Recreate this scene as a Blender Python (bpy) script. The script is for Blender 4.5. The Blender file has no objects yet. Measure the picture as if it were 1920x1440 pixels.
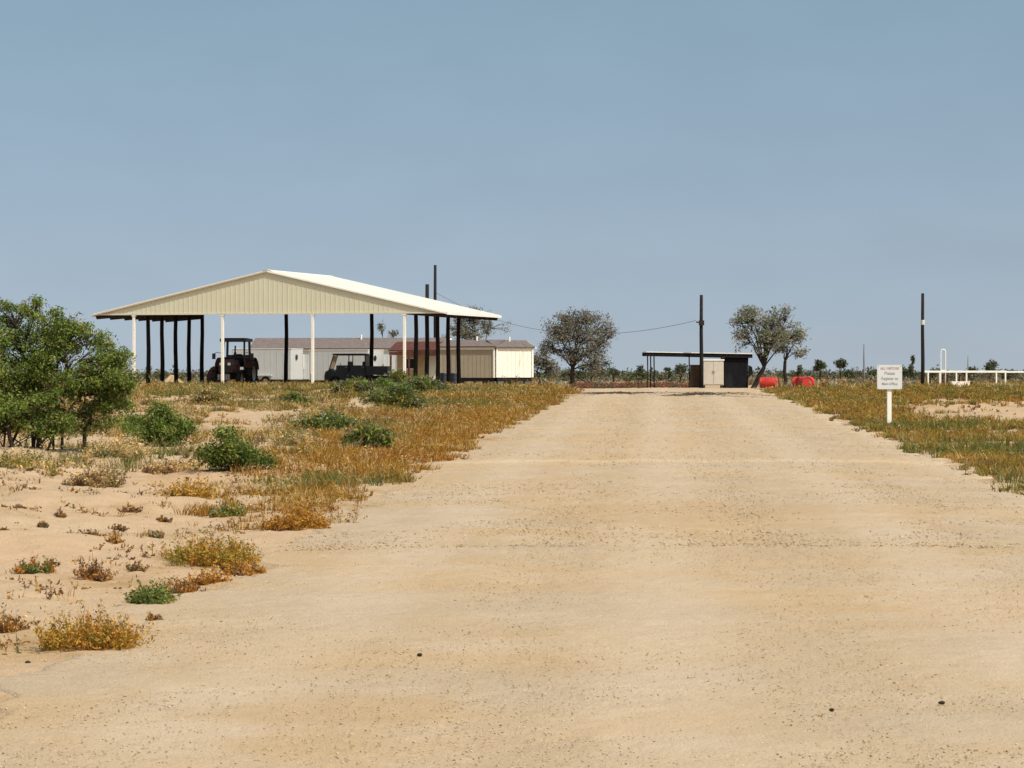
import bpy, bmesh, math, random
import numpy as np
from mathutils import Vector, Matrix

SC = bpy.context.scene
COL = SC.collection
RNG = np.random.default_rng(7)
random.seed(7)
R = math.radians
F = 5500.0          # focal length in photo pixels (1920 wide)
EYE = 1.81
HOR = 697.0

# ------------------------------------------------------------------ terrain
SLOPE = 0.00834
_bd = np.array([-200, 0, 100, 110, 116, 121, 130, 145, 177, 220, 300, 500, 1000, 3000, 9000.0])
_bb = np.array([EYE + 200*SLOPE, EYE, EYE-100*SLOPE, EYE-110*SLOPE, .838, .812, .80, .835, .97, 1.08, 1.22, 1.45, 1.9, 2.9, 4.5])
def below(d):
    return np.interp(d, _bd, _bb)
def road_x(y):
    return 0.57 + 0.0498*y
_r = np.random.default_rng(3)
_waves = []
for wl, am in ((13, .05), (9, .05), (6, .04), (4.2, .03), (3.1, .026), (2.2, .018), (1.5, .013), (1.1, .009), (7, .04), (2.7, .02), (.8, .006), (19, .06)):
    a = _r.uniform(0, math.pi)
    _waves.append((math.cos(a)*2*math.pi/wl, math.sin(a)*2*math.pi/wl, _r.uniform(0, 6.28), am))
def rough(x, y):
    s = 0
    for kx, ky, ph, am in _waves:
        s = s + am*np.sin(kx*x + ky*y + ph)
    return s
def sstep(a, b, t):
    t = np.clip((t-a)/(b-a), 0, 1)
    return t*t*(3-2*t)
def ground_z(x, y):
    """Height of the open ground (z = 0 under the camera)."""
    x = np.asarray(x, float); y = np.asarray(y, float)
    u = np.abs(x - road_x(y))
    m = sstep(4.2, 7.5, u)
    fade = 1 - .75*sstep(90, 125, y)
    return EYE - below(y) + m*fade*(rough(x, y) + .05) * (1 - sstep(500, 900, y))
def gz(x, y):
    return float(ground_z(x, y))
def patch0(x, y):
    s = 0
    for k, (a, w, p) in enumerate(((.3, .9, 0), (1.2, .6, 2), (2.1, .75, 4), (2.7, .45, 1), (.8, .38, 5), (1.7, .31, 3))):
        s = s + np.sin((math.cos(a)*x + math.sin(a)*y)*6.2832/w + p)*(w/.6)
    return s/3
def PX(px, d):
    return (px-960.0)*d/F
def PZ(py, d):
    return EYE - (py-HOR)*d/F
def depth_of(py):
    """Depth of the ground seen at that row."""
    lo, hi = 5.0, 118.0
    for _ in range(50):
        mid = .5*(lo+hi)
        if HOR + F*float(below(mid))/mid > py: lo = mid
        else: hi = mid
    return lo

# ------------------------------------------------------------------ materials
def lin(c):
    c = c/255.0
    return c/12.92 if c <= .04045 else ((c+.055)/1.055)**2.4
def C(r, g, b, k=1.0):
    return (lin(r)*k, lin(g)*k, lin(b)*k, 1)

def new_mat(name):
    m = bpy.data.materials.new(name); m.use_nodes = True
    nt = m.node_tree
    b = nt.nodes['Principled BSDF']
    return m, nt, b
def N(nt, t, **kw):
    n = nt.nodes.new(t)
    for k, v in kw.items():
        if hasattr(n, k): setattr(n, k, v)
        else: n.inputs[k].default_value = v
    return n
def L(nt, a, b):
    nt.links.new(a, b)
def mixc(nt, fac, a, b, mode='MIX'):
    n = nt.nodes.new('ShaderNodeMix'); n.data_type = 'RGBA'; n.blend_type = mode
    for sock, v in ((n.inputs[0], fac), (n.inputs[6], a), (n.inputs[7], b)):
        if isinstance(v, (int, float, tuple)): sock.default_value = v
        else: L(nt, v, sock)
    return n.outputs[2]
def ramp(nt, fac, p0, p1, c0=(0, 0, 0, 1), c1=(1, 1, 1, 1)):
    n = nt.nodes.new('ShaderNodeValToRGB')
    n.color_ramp.elements[0].position = p0; n.color_ramp.elements[1].position = p1
    n.color_ramp.elements[0].color = c0; n.color_ramp.elements[1].color = c1
    L(nt, fac, n.inputs[0]); return n.outputs[0]
def noise(nt, vec, scale, detail=4, rough_=.55, dist=0):
    n = N(nt, 'ShaderNodeTexNoise', Scale=scale, Detail=detail, Roughness=rough_, Distortion=dist)
    L(nt, vec, n.inputs['Vector']); return n.outputs['Fac']
def position(nt):
    return nt.nodes.new('ShaderNodeNewGeometry').outputs['Position']

def plain(name, col, rough_=.6, metal=0.0, var=.25, scale=3.0, dirt=None, dirt_amt=.35):
    """Painted / weathered surface with uneven tone and blotches of dirt."""
    m, nt, b = new_mat(name)
    tc = nt.nodes.new('ShaderNodeTexCoord').outputs['Object']
    n1 = noise(nt, tc, scale, 6, .65)
    dark = tuple(c*(1-var) for c in col[:3]) + (1,)
    c = mixc(nt, ramp(nt, n1, .35, .65), dark, col)
    if dirt:
        n2 = noise(nt, tc, scale*.45, 7, .7, .6)
        mk = ramp(nt, n2, .5, .72, (0, 0, 0, 1), (dirt_amt,)*3 + (1,))
        c = mixc(nt, mk, c, dirt)
    L(nt, c, b.inputs['Base Color'])
    b.inputs['Roughness'].default_value = rough_
    b.inputs['Metallic'].default_value = metal
    b.inputs['Specular IOR Level'].default_value = .5 if rough_ < .5 else .2
    return m

def leafy(name, trans=.35, rough_=.6):
    """Foliage: the plant's own colour from a per-leaf attribute."""
    m, nt, b = new_mat(name)
    at = N(nt, 'ShaderNodeAttribute'); at.attribute_name = 'tint'
    L(nt, at.outputs['Color'], b.inputs['Base Color'])
    b.inputs['Roughness'].default_value = rough_
    b.inputs['Specular IOR Level'].default_value = .25
    tr = N(nt, 'ShaderNodeBsdfTranslucent')
    L(nt, at.outputs['Color'], tr.inputs['Color'])
    mx = N(nt, 'ShaderNodeMixShader'); mx.inputs[0].default_value = trans
    L(nt, b.outputs[0], mx.inputs[1]); L(nt, tr.outputs[0], mx.inputs[2])
    L(nt, mx.outputs[0], nt.nodes['Material Output'].inputs['Surface'])
    return m

M = {}
M['leaf'] = leafy('leaf', .35)
M['blade'] = leafy('dry_blade', .3)
M['pebble'] = leafy('pebble_stone', 0.0, .9)
M['bark'] = plain('bark', (.075, .055, .04, 1), .95, var=.5, scale=9)
M['dark_bark'] = plain('dark_bark', (.035, .028, .022, 1), .95, var=.5, scale=6)
M['white_paint'] = plain('white_paint', (.80, .78, .70, 1), .45, var=.06, scale=2, dirt=(.45, .38, .28, 1), dirt_amt=.25)
M['sign_paint'] = plain('sign_paint', (.60, .60, .60, 1), .4, var=.06, scale=5, dirt=(.6, .55, .48, 1), dirt_amt=.3)
M['creosote'] = plain('creosote_wood', (.016, .013, .012, 1), .9, var=.5, scale=8)
M['roof_white'] = plain('white_roof_metal', (.74, .73, .685, 1), .45, metal=.0, var=.05, scale=.7, dirt=(.5, .45, .36, 1), dirt_amt=.18)
M['gable_tan'] = plain('tan_gable_metal', (.58, .56, .42, 1), .45, var=.05, scale=.6, dirt=(.6, .52, .36, 1), dirt_amt=.3)
M['cream_trim'] = plain('cream_trim', (.60, .56, .44, 1), .5, var=.08)
M['rake_trim'] = plain('rake_trim', (.55, .44, .30, 1), .5, var=.1)
M['dark_steel'] = plain('dark_steel', (.030, .022, .020, 1), .7, var=.4)
M['rubber'] = plain('rubber', (.014, .014, .015, 1), .85, var=.4, scale=8, dirt=(.12, .09, .06, 1), dirt_amt=.4)
M['tractor_red'] = plain('faded_tractor_paint', (.085, .036, .030, 1), .5, var=.4, scale=5, dirt=(.14, .09, .07, 1), dirt_amt=.5)
M['rust_red'] = plain('rust_red', (.12, .045, .035, 1), .8, var=.5, scale=4)
M['black_paint'] = plain('black_paint', (.012, .012, .014, 1), .45, var=.4, dirt=(.10, .08, .06, 1), dirt_amt=.3)
M['seat_vinyl'] = plain('seat_vinyl', (.02, .02, .022, 1), .6)
M['steel'] = plain('worn_steel', (.32, .31, .30, 1), .4, metal=.7, var=.3)
M['lamp_glass'] = plain('lamp_glass', (.75, .75, .72, 1), .15, var=.05)
M['trailer_white'] = plain('trailer_white', (.50, .525, .53, 1), .4, var=.06, scale=1.2, dirt=(.42, .39, .33, 1), dirt_amt=.35)
M['window_dark'] = plain('dark_window', (.015, .017, .02, 1), .12, var=.2)
M['mauve_roof'] = plain('mauve_shingle', (.175, .145, .138, 1), .9, var=.35, scale=5, dirt=(.22, .18, .16, 1), dirt_amt=.4)
M['taupe'] = plain('taupe_siding', (.33, .29, .22, 1), .7, var=.1, scale=2, dirt=(.25, .21, .15, 1), dirt_amt=.3)
M['tan_wall'] = plain('tan_wall', (.55, .43, .27, 1), .75, var=.12, scale=2, dirt=(.35, .26, .16, 1), dirt_amt=.4)
M['concrete'] = plain('concrete_block', (.16, .15, .135, 1), .9, var=.3, scale=6)
M['crawl'] = plain('dark_skirting', (.02, .018, .018, 1), .9, var=.4)
M['pole_wood'] = plain('pole_wood', (.022, .018, .017, 1), .95, var=.45, scale=7)
M['wire'] = plain('wire_metal', (.10, .10, .11, 1), .5)
M['ceramic'] = plain('pale_band', (.6, .58, .55, 1), .3)
M['charcoal'] = plain('charcoal_sheet', (.008, .008, .011, 1), .95, var=.35, scale=2, dirt=(.05, .05, .055, 1), dirt_amt=.3)
M['cabinet'] = plain('cabinet_cream', (.52, .48, .41, 1), .6, var=.1, dirt=(.38, .3, .2, 1), dirt_amt=.4)
M['brown_wood'] = plain('brown_wood', (.12, .085, .055, 1), .85, var=.4, scale=6)
M['red_plastic'] = plain('red_plastic', (.52, .04, .03, 1), .5, var=.35, scale=3, dirt=(.50, .20, .14, 1), dirt_amt=.8)
M['letter_grey'] = plain('grey_letters', (.39, .39, .38, 1), .6)
M['letter_red'] = plain('red_letters', (.50, .37, .35, 1), .6)
M['blue_drum'] = plain('dark_blue_drum', (.02, .025, .05, 1), .45)
M['far_roof'] = plain('far_grey', (.2, .2, .2, 1), .8)

# sand ground
def make_ground_mat():
    m, nt, b = new_mat('pink_sand')
    p = position(nt)
    big = noise(nt, p, .16, 5, .6)
    mid = noise(nt, p, .55, 6, .62, .4)
    fine = noise(nt, p, 3.5, 6, .7)
    grit = noise(nt, p, 34, 3, .7)
    sand = mixc(nt, ramp(nt, fine, .3, .7), (.36, .262, .165, 1), (.45, .340, .228, 1))
    sand = mixc(nt, ramp(nt, big, .4, .68), sand, (.435, .30, .188, 1))
    litter = mixc(nt, ramp(nt, fine, .35, .65), (.25, .15, .06, 1), (.36, .24, .11, 1))
    c = mixc(nt, ramp(nt, mid, .52, .66, (0, 0, 0, 1), (.7, .7, .7, 1)), sand, litter)
    spk = ramp(nt, grit, .62, .72, (0, 0, 0, 1), (.55,)*3 + (1,))
    c = mixc(nt, spk, c, (.17, .105, .06, 1))
    # far plain: browner, more trampled
    sp = nt.nodes.new('ShaderNodeSeparateXYZ'); L(nt, p, sp.inputs[0])
    mr = N(nt, 'ShaderNodeMapRange'); L(nt, sp.outputs[1], mr.inputs[0])
    mr.inputs[1].default_value = 190; mr.inputs[2].default_value = 420; mr.inputs[3].default_value = 0; mr.inputs[4].default_value = .75
    c = mixc(nt, mr.outputs[0], c, (.22, .16, .10, 1))
    L(nt, c, b.inputs['Base Color'])
    b.inputs['Roughness'].default_value = .95
    b.inputs['Specular IOR Level'].default_value = .1
    bp = N(nt, 'ShaderNodeBump', Strength=.5, Distance=.04)
    ad = nt.nodes.new('ShaderNodeMath'); ad.operation = 'ADD'
    L(nt, fine, ad.inputs[0]); L(nt, grit, ad.inputs[1])
    L(nt, ad.outputs[0], bp.inputs['Height']); L(nt, bp.outputs[0], b.inputs['Normal'])
    return m
M['sand'] = make_ground_mat()

def make_road_mat():
    m, nt, b = new_mat('caliche_gravel')
    p = position(nt)
    sp = nt.nodes.new('ShaderNodeSeparateXYZ'); L(nt, p, sp.inputs[0])
    big = noise(nt, p, .28, 4, .55)
    mid = noise(nt, p, .9, 5, .6, .3)
    fine = noise(nt, p, 9, 5, .7)
    grit = noise(nt, p, 42, 3, .75)
    v = N(nt, 'ShaderNodeTexVoronoi', Scale=46.0); L(nt, p, v.inputs['Vector'])
    c = mixc(nt, ramp(nt, big, .42, .58), (.385, .302, .210, 1), (.41, .298, .178, 1))
    c = mixc(nt, ramp(nt, mid, .45, .65, (0, 0, 0, 1), (.6,)*3 + (1,)), c, (.445, .36, .268, 1))
    c = mixc(nt, ramp(nt, fine, .35, .7, (.0,)*3 + (1,), (.28,)*3 + (1,)), c, (.33, .235, .135, 1))
    # individual stones: light and dark
    st = mixc(nt, .5, (.0, .0, .0, 1), (1, 1, 1, 1))
    sel = ramp(nt, grit, .60, .70, (0, 0, 0, 1), (.6,)*3 + (1,))
    c = mixc(nt, sel, c, (.22, .145, .075, 1))
    sel2 = ramp(nt, grit, .30, .38, (.55,)*3 + (1,), (0, 0, 0, 1))
    c = mixc(nt, sel2, c, (.56, .47, .34, 1))
    # lengthwise wheel lanes: swept and paler
    un = nt.nodes.new('ShaderNodeMath'); un.operation = 'MULTIPLY_ADD'
    L(nt, sp.outputs[1], un.inputs[0]); un.inputs[1].default_value = -.0498; L(nt, sp.outputs[0], un.inputs[2])
    wv = nt.nodes.new('ShaderNodeMath'); wv.operation = 'SINE'
    sc = nt.nodes.new('ShaderNodeMath'); sc.operation = 'MULTIPLY_ADD'; sc.inputs[1].default_value = 2.9
    L(nt, un.outputs[0], sc.inputs[0]); wn = nt.nodes.new('ShaderNodeMath'); wn.operation = 'MULTIPLY'; wn.inputs[1].default_value = 3.0
    L(nt, big, wn.inputs[0]); L(nt, wn.outputs[0], sc.inputs[2]); L(nt, sc.outputs[0], wv.inputs[0])
    c = mixc(nt, ramp(nt, wv.outputs[0], .1, .95, (0, 0, 0, 1), (.30,)*3 + (1,)), c, (.475, .385, .292, 1))
    # two smooth tan patches where fine soil has been spread
    for cx_, cy_, rx_, ry_ in ((-.84, 14.4, .75, .9), (1.9, 31.0, 2.2, 2.6)):
        vs_ = nt.nodes.new('ShaderNodeVectorMath'); vs_.operation = 'SUBTRACT'; L(nt, p, vs_.inputs[0]); vs_.inputs[1].default_value = (cx_, cy_, 0)
        vm_ = nt.nodes.new('ShaderNodeVectorMath'); vm_.operation = 'MULTIPLY'; L(nt, vs_.outputs[0], vm_.inputs[0]); vm_.inputs[1].default_value = (1/rx_, 1/ry_, 0)
        vl_ = nt.nodes.new('ShaderNodeVectorMath'); vl_.operation = 'LENGTH'; L(nt, vm_.outputs[0], vl_.inputs[0])
        ma_ = nt.nodes.new('ShaderNodeMath'); ma_.operation = 'MULTIPLY_ADD'; L(nt, mid, ma_.inputs[0]); ma_.inputs[1].default_value = 1.2; L(nt, vl_.outputs['Value'], ma_.inputs[2])
        mk_ = N(nt, 'ShaderNodeMapRange'); L(nt, ma_.outputs[0], mk_.inputs[0]); mk_.inputs[1].default_value = 1.15; mk_.inputs[2].default_value = 1.75; mk_.inputs[3].default_value = .6; mk_.inputs[4].default_value = 0
        c = mixc(nt, mk_.outputs[0], c, (.385, .27, .155, 1))
    # a pale drag line across the road
    def band(y0, half, edge, amp):
        a = nt.nodes.new('ShaderNodeMath'); a.operation = 'MULTIPLY_ADD'
        L(nt, mid, a.inputs[0]); a.inputs[1].default_value = amp; L(nt, sp.outputs[1], a.inputs[2])
        s = nt.nodes.new('ShaderNodeMath'); s.operation = 'SUBTRACT'; L(nt, a.outputs[0], s.inputs[0]); s.inputs[1].default_value = y0 + amp*.5
        ab = nt.nodes.new('ShaderNodeMath'); ab.operation = 'ABSOLUTE'; L(nt, s.outputs[0], ab.inputs[0])
        mr = N(nt, 'ShaderNodeMapRange'); L(nt, ab.outputs[0], mr.inputs[0])
        mr.inputs[1].default_value = half; mr.inputs[2].default_value = half+edge; mr.inputs[3].default_value = 1; mr.inputs[4].default_value = 0
        return mr.outputs[0]
    bl = band(45.6, .25, .5, 1.2)
    ml = nt.nodes.new('ShaderNodeMath'); ml.operation = 'MULTIPLY'; L(nt, bl, ml.inputs[0]); ml.inputs[1].default_value = .30
    c = mixc(nt, ml.outputs[0], c, (.60, .47, .31, 1))
    # uneven dark brown patches in a band near the top of the rise
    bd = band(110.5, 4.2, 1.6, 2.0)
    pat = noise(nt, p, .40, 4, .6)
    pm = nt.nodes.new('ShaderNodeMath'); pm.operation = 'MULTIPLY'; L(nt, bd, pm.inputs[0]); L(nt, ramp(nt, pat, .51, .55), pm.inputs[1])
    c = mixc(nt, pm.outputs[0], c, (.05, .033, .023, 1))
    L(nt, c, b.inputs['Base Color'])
    b.inputs['Roughness'].default_value = .95
    b.inputs['Specular IOR Level'].default_value = .12
    bp = N(nt, 'ShaderNodeBump', Strength=.6, Distance=.02)
    ad = nt.nodes.new('ShaderNodeMath'); ad.operation = 'ADD'
    L(nt, fine, ad.inputs[0]); L(nt, grit, ad.inputs[1])
    L(nt, ad.outputs[0], bp.inputs['Height']); L(nt, bp.outputs[0], b.inputs['Normal'])
    return m
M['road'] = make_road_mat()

# ------------------------------------------------------------------ objects
def tag(o, label=None, cat=None, group=None, kind=None):
    if label: o['label'] = label
    if cat: o['category'] = cat
    if group: o['group'] = group
    if kind: o['kind'] = kind
    return o
def thing(name, label, cat, loc, rz=0.0, group=None):
    o = bpy.data.objects.new(name, None); COL.objects.link(o)
    o.empty_display_size = .3
    o.location = loc; o.rotation_euler = (0, 0, rz)
    return tag(o, label, cat, group)
def link(name, me, mat, parent=None):
    o = bpy.data.objects.new(name, me); COL.objects.link(o)
    if mat: me.materials.append(mat)
    if parent: o.parent = parent
    return o
def copy_tree(o, parent=None):
    c = o.copy(); COL.objects.link(c); c.parent = parent
    for ch in list(o.children):
        copy_tree(ch, c)
    return c

def array_mesh(name, verts, faces, tint=None, smooth=False):
    """verts (n,3), faces list of (m,k) index arrays, tint (n,3) own colour."""
    me = bpy.data.meshes.new(name)
    verts = np.asarray(verts, np.float32)
    me.vertices.add(len(verts)); me.vertices.foreach_set('co', verts.ravel())
    li = np.concatenate([f.ravel() for f in faces]).astype(np.int32)
    tot = np.concatenate([np.full(len(f), f.shape[1], np.int32) for f in faces])
    st = np.concatenate([[0], np.cumsum(tot)[:-1]]).astype(np.int32)
    me.loops.add(len(li)); me.loops.foreach_set('vertex_index', li)
    me.polygons.add(len(tot)); me.polygons.foreach_set('loop_start', st); me.polygons.foreach_set('loop_total', tot)
    if smooth: me.polygons.foreach_set('use_smooth', np.ones(len(tot), bool))
    if tint is not None:
        a = me.attributes.new('tint', 'FLOAT_COLOR', 'POINT')
        a.data.foreach_set('color', np.hstack([tint, np.ones((len(tint), 1))]).astype(np.float32).ravel())
    me.update(calc_edges=True)
    return me

class MB:
    def __init__(s): s.v = []; s.f = []
    def add(s, vs, fs):
        o = len(s.v); s.v += [tuple(v) for v in vs]; s.f += [[i+o for i in f] for f in fs]; return s
    def box(s, c, d, rot=None):
        x, y, z = d[0]/2, d[1]/2, d[2]/2
        vs = [Vector((sx*x, sy*y, sz*z)) for sz in (-1, 1) for sy in (-1, 1) for sx in (-1, 1)]
        if rot is not None: vs = [rot @ v for v in vs]
        c = Vector(c)
        return s.add([v+c for v in vs], [[0, 2, 3, 1], [4, 5, 7, 6], [0, 1, 5, 4], [2, 6, 7, 3], [0, 4, 6, 2], [1, 3, 7, 5]])
    def beam(s, p0, p1, w, h, up=(0, 0, 1)):
        p0, p1 = Vector(p0), Vector(p1); d = (p1-p0)
        z = d.normalized(); u = Vector(up)
        if abs(z.dot(u)) > .98: u = Vector((0, 1, 0))
        x = u.cross(z).normalized(); y = z.cross(x)
        rot = Matrix((x, y, z)).transposed()
        return s.box((p0+p1)/2, (w, h, d.length), rot)
    def tube(s, pts, rad, n=8, cap=True):
        pts = [Vector(p) for p in pts]
        if isinstance(rad, (int, float)): rad = [rad]*len(pts)
        vs, fs = [], []
        x = None
        for i, p in enumerate(pts):
            t = (pts[min(i+1, len(pts)-1)] - pts[max(i-1, 0)]).normalized()
            if x is None:
                u = Vector((0, 0, 1)) if abs(t.z) < .9 else Vector((1, 0, 0))
                x = u.cross(t).normalized()
            x = (x - t*x.dot(t)).normalized(); y = t.cross(x)
            for k in range(n):
                a = 2*math.pi*k/n
                vs.append(p + (x*math.cos(a) + y*math.sin(a))*rad[i])
        for i in range(len(pts)-1):
            for k in range(n):
                a, b = i*n+k, i*n+(k+1) % n
                fs.append([a, b, b+n, a+n])
        if cap:
            fs.append(list(range(n-1, -1, -1))); fs.append([(len(pts)-1)*n+k for k in range(n)])
        return s.add(vs, fs)
    def prism(s, poly, y0, y1):
        """polygon in x-z, extruded along y"""
        n = len(poly)
        vs = [(x, y0, z) for x, z in poly] + [(x, y1, z) for x, z in poly]
        fs = [list(range(n)), list(range(2*n-1, n-1, -1))] + [[i, i+n, (i+1) % n+n, (i+1) % n] for i in range(n)]
        return s.add(vs, fs)
    def lathe(s, prof, c, axis='x', n=24):
        """closed profile of (radius, offset) spun round an axis"""
        vs, fs = [], []; m = len(prof)
        for k in range(n):
            a = 2*math.pi*k/n; ca, sa = math.cos(a), math.sin(a)
            for r, o in prof:
                if axis == 'x': vs.append((c[0]+o, c[1]+r*ca, c[2]+r*sa))
                elif axis == 'y': vs.append((c[0]+r*ca, c[1]+o, c[2]+r*sa))
                else: vs.append((c[0]+r*ca, c[1]+r*sa, c[2]+o))
        for k in range(n):
            for j in range(m):
                a, b = k*m+j, k*m+(j+1) % m
                a2, b2 = ((k+1) % n)*m+j, ((k+1) % n)*m+(j+1) % m
                fs.append([a, b, b2, a2])
        return s.add(vs, fs)
    def build(s, name, mat, parent=None, bevel=0, smooth=False):
        me = bpy.data.meshes.new(name)
        bm = bmesh.new()
        bv = [bm.verts.new(v) for v in s.v]
        for f in s.f:
            try: bm.faces.new([bv[i] for i in f])
            except ValueError: pass
        bmesh.ops.recalc_face_normals(bm, faces=bm.faces[:])
        if bevel:
            bmesh.ops.bevel(bm, geom=bm.edges[:], offset=bevel, segments=2, affect='EDGES', profile=.6)
        if smooth:
            for f in bm.faces: f.smooth = True
        bm.to_mesh(me); bm.free()
        return link(name, me, mat, parent)

# ------------------------------------------------------------------ ground sheet
def grid_mesh(name, X, Y, Z, smooth=True):
    ny, nx = X.shape
    v = np.stack([X, Y, Z], -1).reshape(-1, 3)
    i = np.arange(ny*nx).reshape(ny, nx)
    f = np.stack([i[:-1, :-1], i[:-1, 1:], i[1:, 1:], i[1:, :-1]], -1).reshape(-1, 4)
    return array_mesh(name, v, [f], smooth=smooth)

ys = np.concatenate([np.arange(-60, 8, 4), np.arange(8, 14, .3), np.arange(14, 46, .14), np.arange(46, 60, .3), np.arange(60, 130, .5), np.arange(130, 300, 3), np.geomspace(300, 9000, 50)])
ux = np.concatenate([-np.geomspace(4000, 40, 40), np.arange(-38, -13, .35), np.arange(-13, -3, .12), np.arange(-3, 38, .35), np.geomspace(40, 4000, 40)])
YY, UU = np.meshgrid(ys, ux, indexing='ij')
XX = UU + road_x(np.clip(YY, -60, 200))
ZZ = ground_z(XX, YY)
inside = (1 - sstep(2.9, 3.7, np.abs(XX-road_x(YY)))) * (YY < 136)
ZZ = ZZ - .12*inside
rg_ = np.random.default_rng(77)
ZZ = ZZ + rg_.normal(0, 1, ZZ.shape)*.009*((YY > 5) & (YY < 130)) + .02*patch0(XX, YY)*sstep(4.3, 6, np.abs(UU))*(YY < 125)
gr = link('ground', grid_mesh('ground', XX, YY, ZZ), M['sand'])
tag(gr, kind='structure')

# road: crowned gravel sheet with a ragged edge
ry = np.concatenate([np.arange(-20, 10, .5), np.arange(10, 24, .055), np.arange(24, 45, .10), np.arange(45, 70, .22), np.arange(70, 134, .4)])
fr = np.linspace(-1, 1, 141)
el = np.random.default_rng(11)
def ragged(seed, n):
    r = np.random.default_rng(seed); t = ry
    s = np.zeros(n)
    for wl, am in ((11, .16), (5, .12), (2.3, .1), (1.1, .07), (.6, .04)):
        s += am*np.sin(2*np.pi*t/wl + r.uniform(0, 6.28)) * r.uniform(.7, 1.2)
    return s
wl_, wr_ = 4.05 + ragged(1, len(ry)), 4.0 + ragged(2, len(ry))
flare = 4.5*sstep(122, 132, ry)
FR, RY = np.meshgrid(fr, ry)
W = np.where(FR < 0, (wl_+flare)[:, None], (wr_+flare)[:, None])
RX = road_x(RY) + FR*W
RZ = EYE - below(RY) + .05*(1-np.abs(FR)**2.5) + .006*rough(RX*2.2, RY*2.2)/.1 + np.random.default_rng(5).normal(0, 1, RX.shape)*np.interp(RY, [10, 30, 70, 134], [.0032, .006, .010, .012]) - .014*(np.exp(-((FR*4.05+1.5)/.35)**2) + np.exp(-((FR*4.05-.35)/.35)**2) + .6*np.exp(-((FR*4.05-2.3)/.3)**2))
edge = np.abs(FR) > .99
RZ = np.where(edge, RZ-.05, RZ + .004)
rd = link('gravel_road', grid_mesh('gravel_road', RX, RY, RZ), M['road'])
tag(rd, kind='structure')

# loose stones on the near road
def stones(n, ylo, yhi, umax, slo, shi, seed, ulow=None):
    r = np.random.default_rng(seed)
    y = ylo + (yhi-ylo)*r.random(n)**1.6
    u = r.uniform(-abs(umax), abs(umax), n)
    keep = (np.sin(u*2.9 + 1.0 + .12*y) < .6) | (r.random(n) < .6)
    if ulow is not None: u = r.uniform(ulow, umax, n)
    y, u = y[keep], u[keep]; n = len(y)
    x = road_x(y) + u
    z = EYE - below(y) + .05*(1-(np.abs(u)/4.05)**2.5) + .003 if ulow is None else ground_z(x, y)
    s = slo*(shi/slo)**(r.random(n)**2.2)
    base = np.array([[1, 0, 0], [-1, 0, 0], [0, 1, 0], [0, -1, 0], [0, 0, .5], [0, 0, -.6]])
    v = base[None]*s[:, None, None]*r.uniform(.55, 1.15, (n, 6, 3))
    v = v + .25*s[:, None, None]*r.uniform(-1, 1, (n, 6, 3))
    a = r.uniform(0, 6.28, n); ca, sa = np.cos(a)[:, None], np.sin(a)[:, None]
    vx = v[..., 0]*ca - v[..., 1]*sa; vy = v[..., 0]*sa + v[..., 1]*ca
    v = np.stack([vx + x[:, None], vy + y[:, None], v[..., 2] + z[:, None] + s[:, None]*.08], -1)
    tri = np.array([[0, 2, 4], [2, 1, 4], [1, 3, 4], [3, 0, 4], [2, 0, 5], [1, 2, 5], [3, 1, 5], [0, 3, 5]])
    f = (np.arange(n)*6)[:, None, None] + tri[None]
    pal = np.array([[.44, .34, .21], [.36, .26, .145], [.36, .27, .17], [.54, .44, .33], [.27, .195, .12], [.40, .29, .155]])
    t = pal[r.choice(6, n, p=[.34, .25, .12, .17, .025, .095])]*r.uniform(.85, 1.1, (n, 1))
    return v.reshape(-1, 3), f.reshape(-1, 3), np.repeat(t, 6, 0)
sv, sf, stn = stones(85000, 10.5, 42, 4.0, .0032, .0098, 21)
sv2, sf2, stn2 = stones(26000, 26, 105, 4.0, .008, .019, 22)
sv3, sf3, stn3 = stones(14000, 13, 48, -4.1, .004, .014, 23, ulow=-14)
sv2, sf2, stn2 = np.concatenate([sv2, sv3]), np.concatenate([sf2, sf3 + len(sv2)]), np.concatenate([stn2, stn3*np.array([.95, .85, .75])])
sf2 = sf2 + len(sv); sv = np.concatenate([sv, sv2]); sf = np.concatenate([sf, sf2]); stn = np.concatenate([stn, stn2])
st = link('loose_gravel', array_mesh('loose_gravel', sv, [sf], stn, smooth=False), M['pebble'])
tag(st, 'loose tan stones scattered over the gravel road and the sand beside it', kind='stuff')
def rock(px, py, size, label):
    d = depth_of(py); x = PX(px, d); r = np.random.default_rng(int(px))
    bm = bmesh.new(); bmesh.ops.create_icosphere(bm, subdivisions=2, radius=size)
    for v in bm.verts: v.co = Vector((v.co.x*1.3, v.co.y, v.co.z*.7)) * (1+.18*math.sin(v.co.x*190+px)+.14*math.cos(v.co.y*230))
    me = bpy.data.meshes.new('stone'); bm.to_mesh(me); bm.free()
    u = (x-road_x(d))/4.05
    o = link('stone', me, M['dark_bark']); o.location = (x, d, EYE - float(below(d)) + .05*(1-abs(u)**2.5) + size*.35)
    tag(o, label, 'stone', 'dark stones lying on the road')
rock(1765, 1338, 0.0119, 'black pebble alone on the gravel, darkest stone near the bottom edge')
rock(1560, 1352, 0.0098, 'small dark pebble in the coarse stony strip of the gravel road')
rock(786, 1243, 0.0119, 'brown stone on the swept left half of the gravel road')
rock(52, 1243, 0.0140, 'dark stone on the sand beside the lowest golden grass clump')

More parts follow.
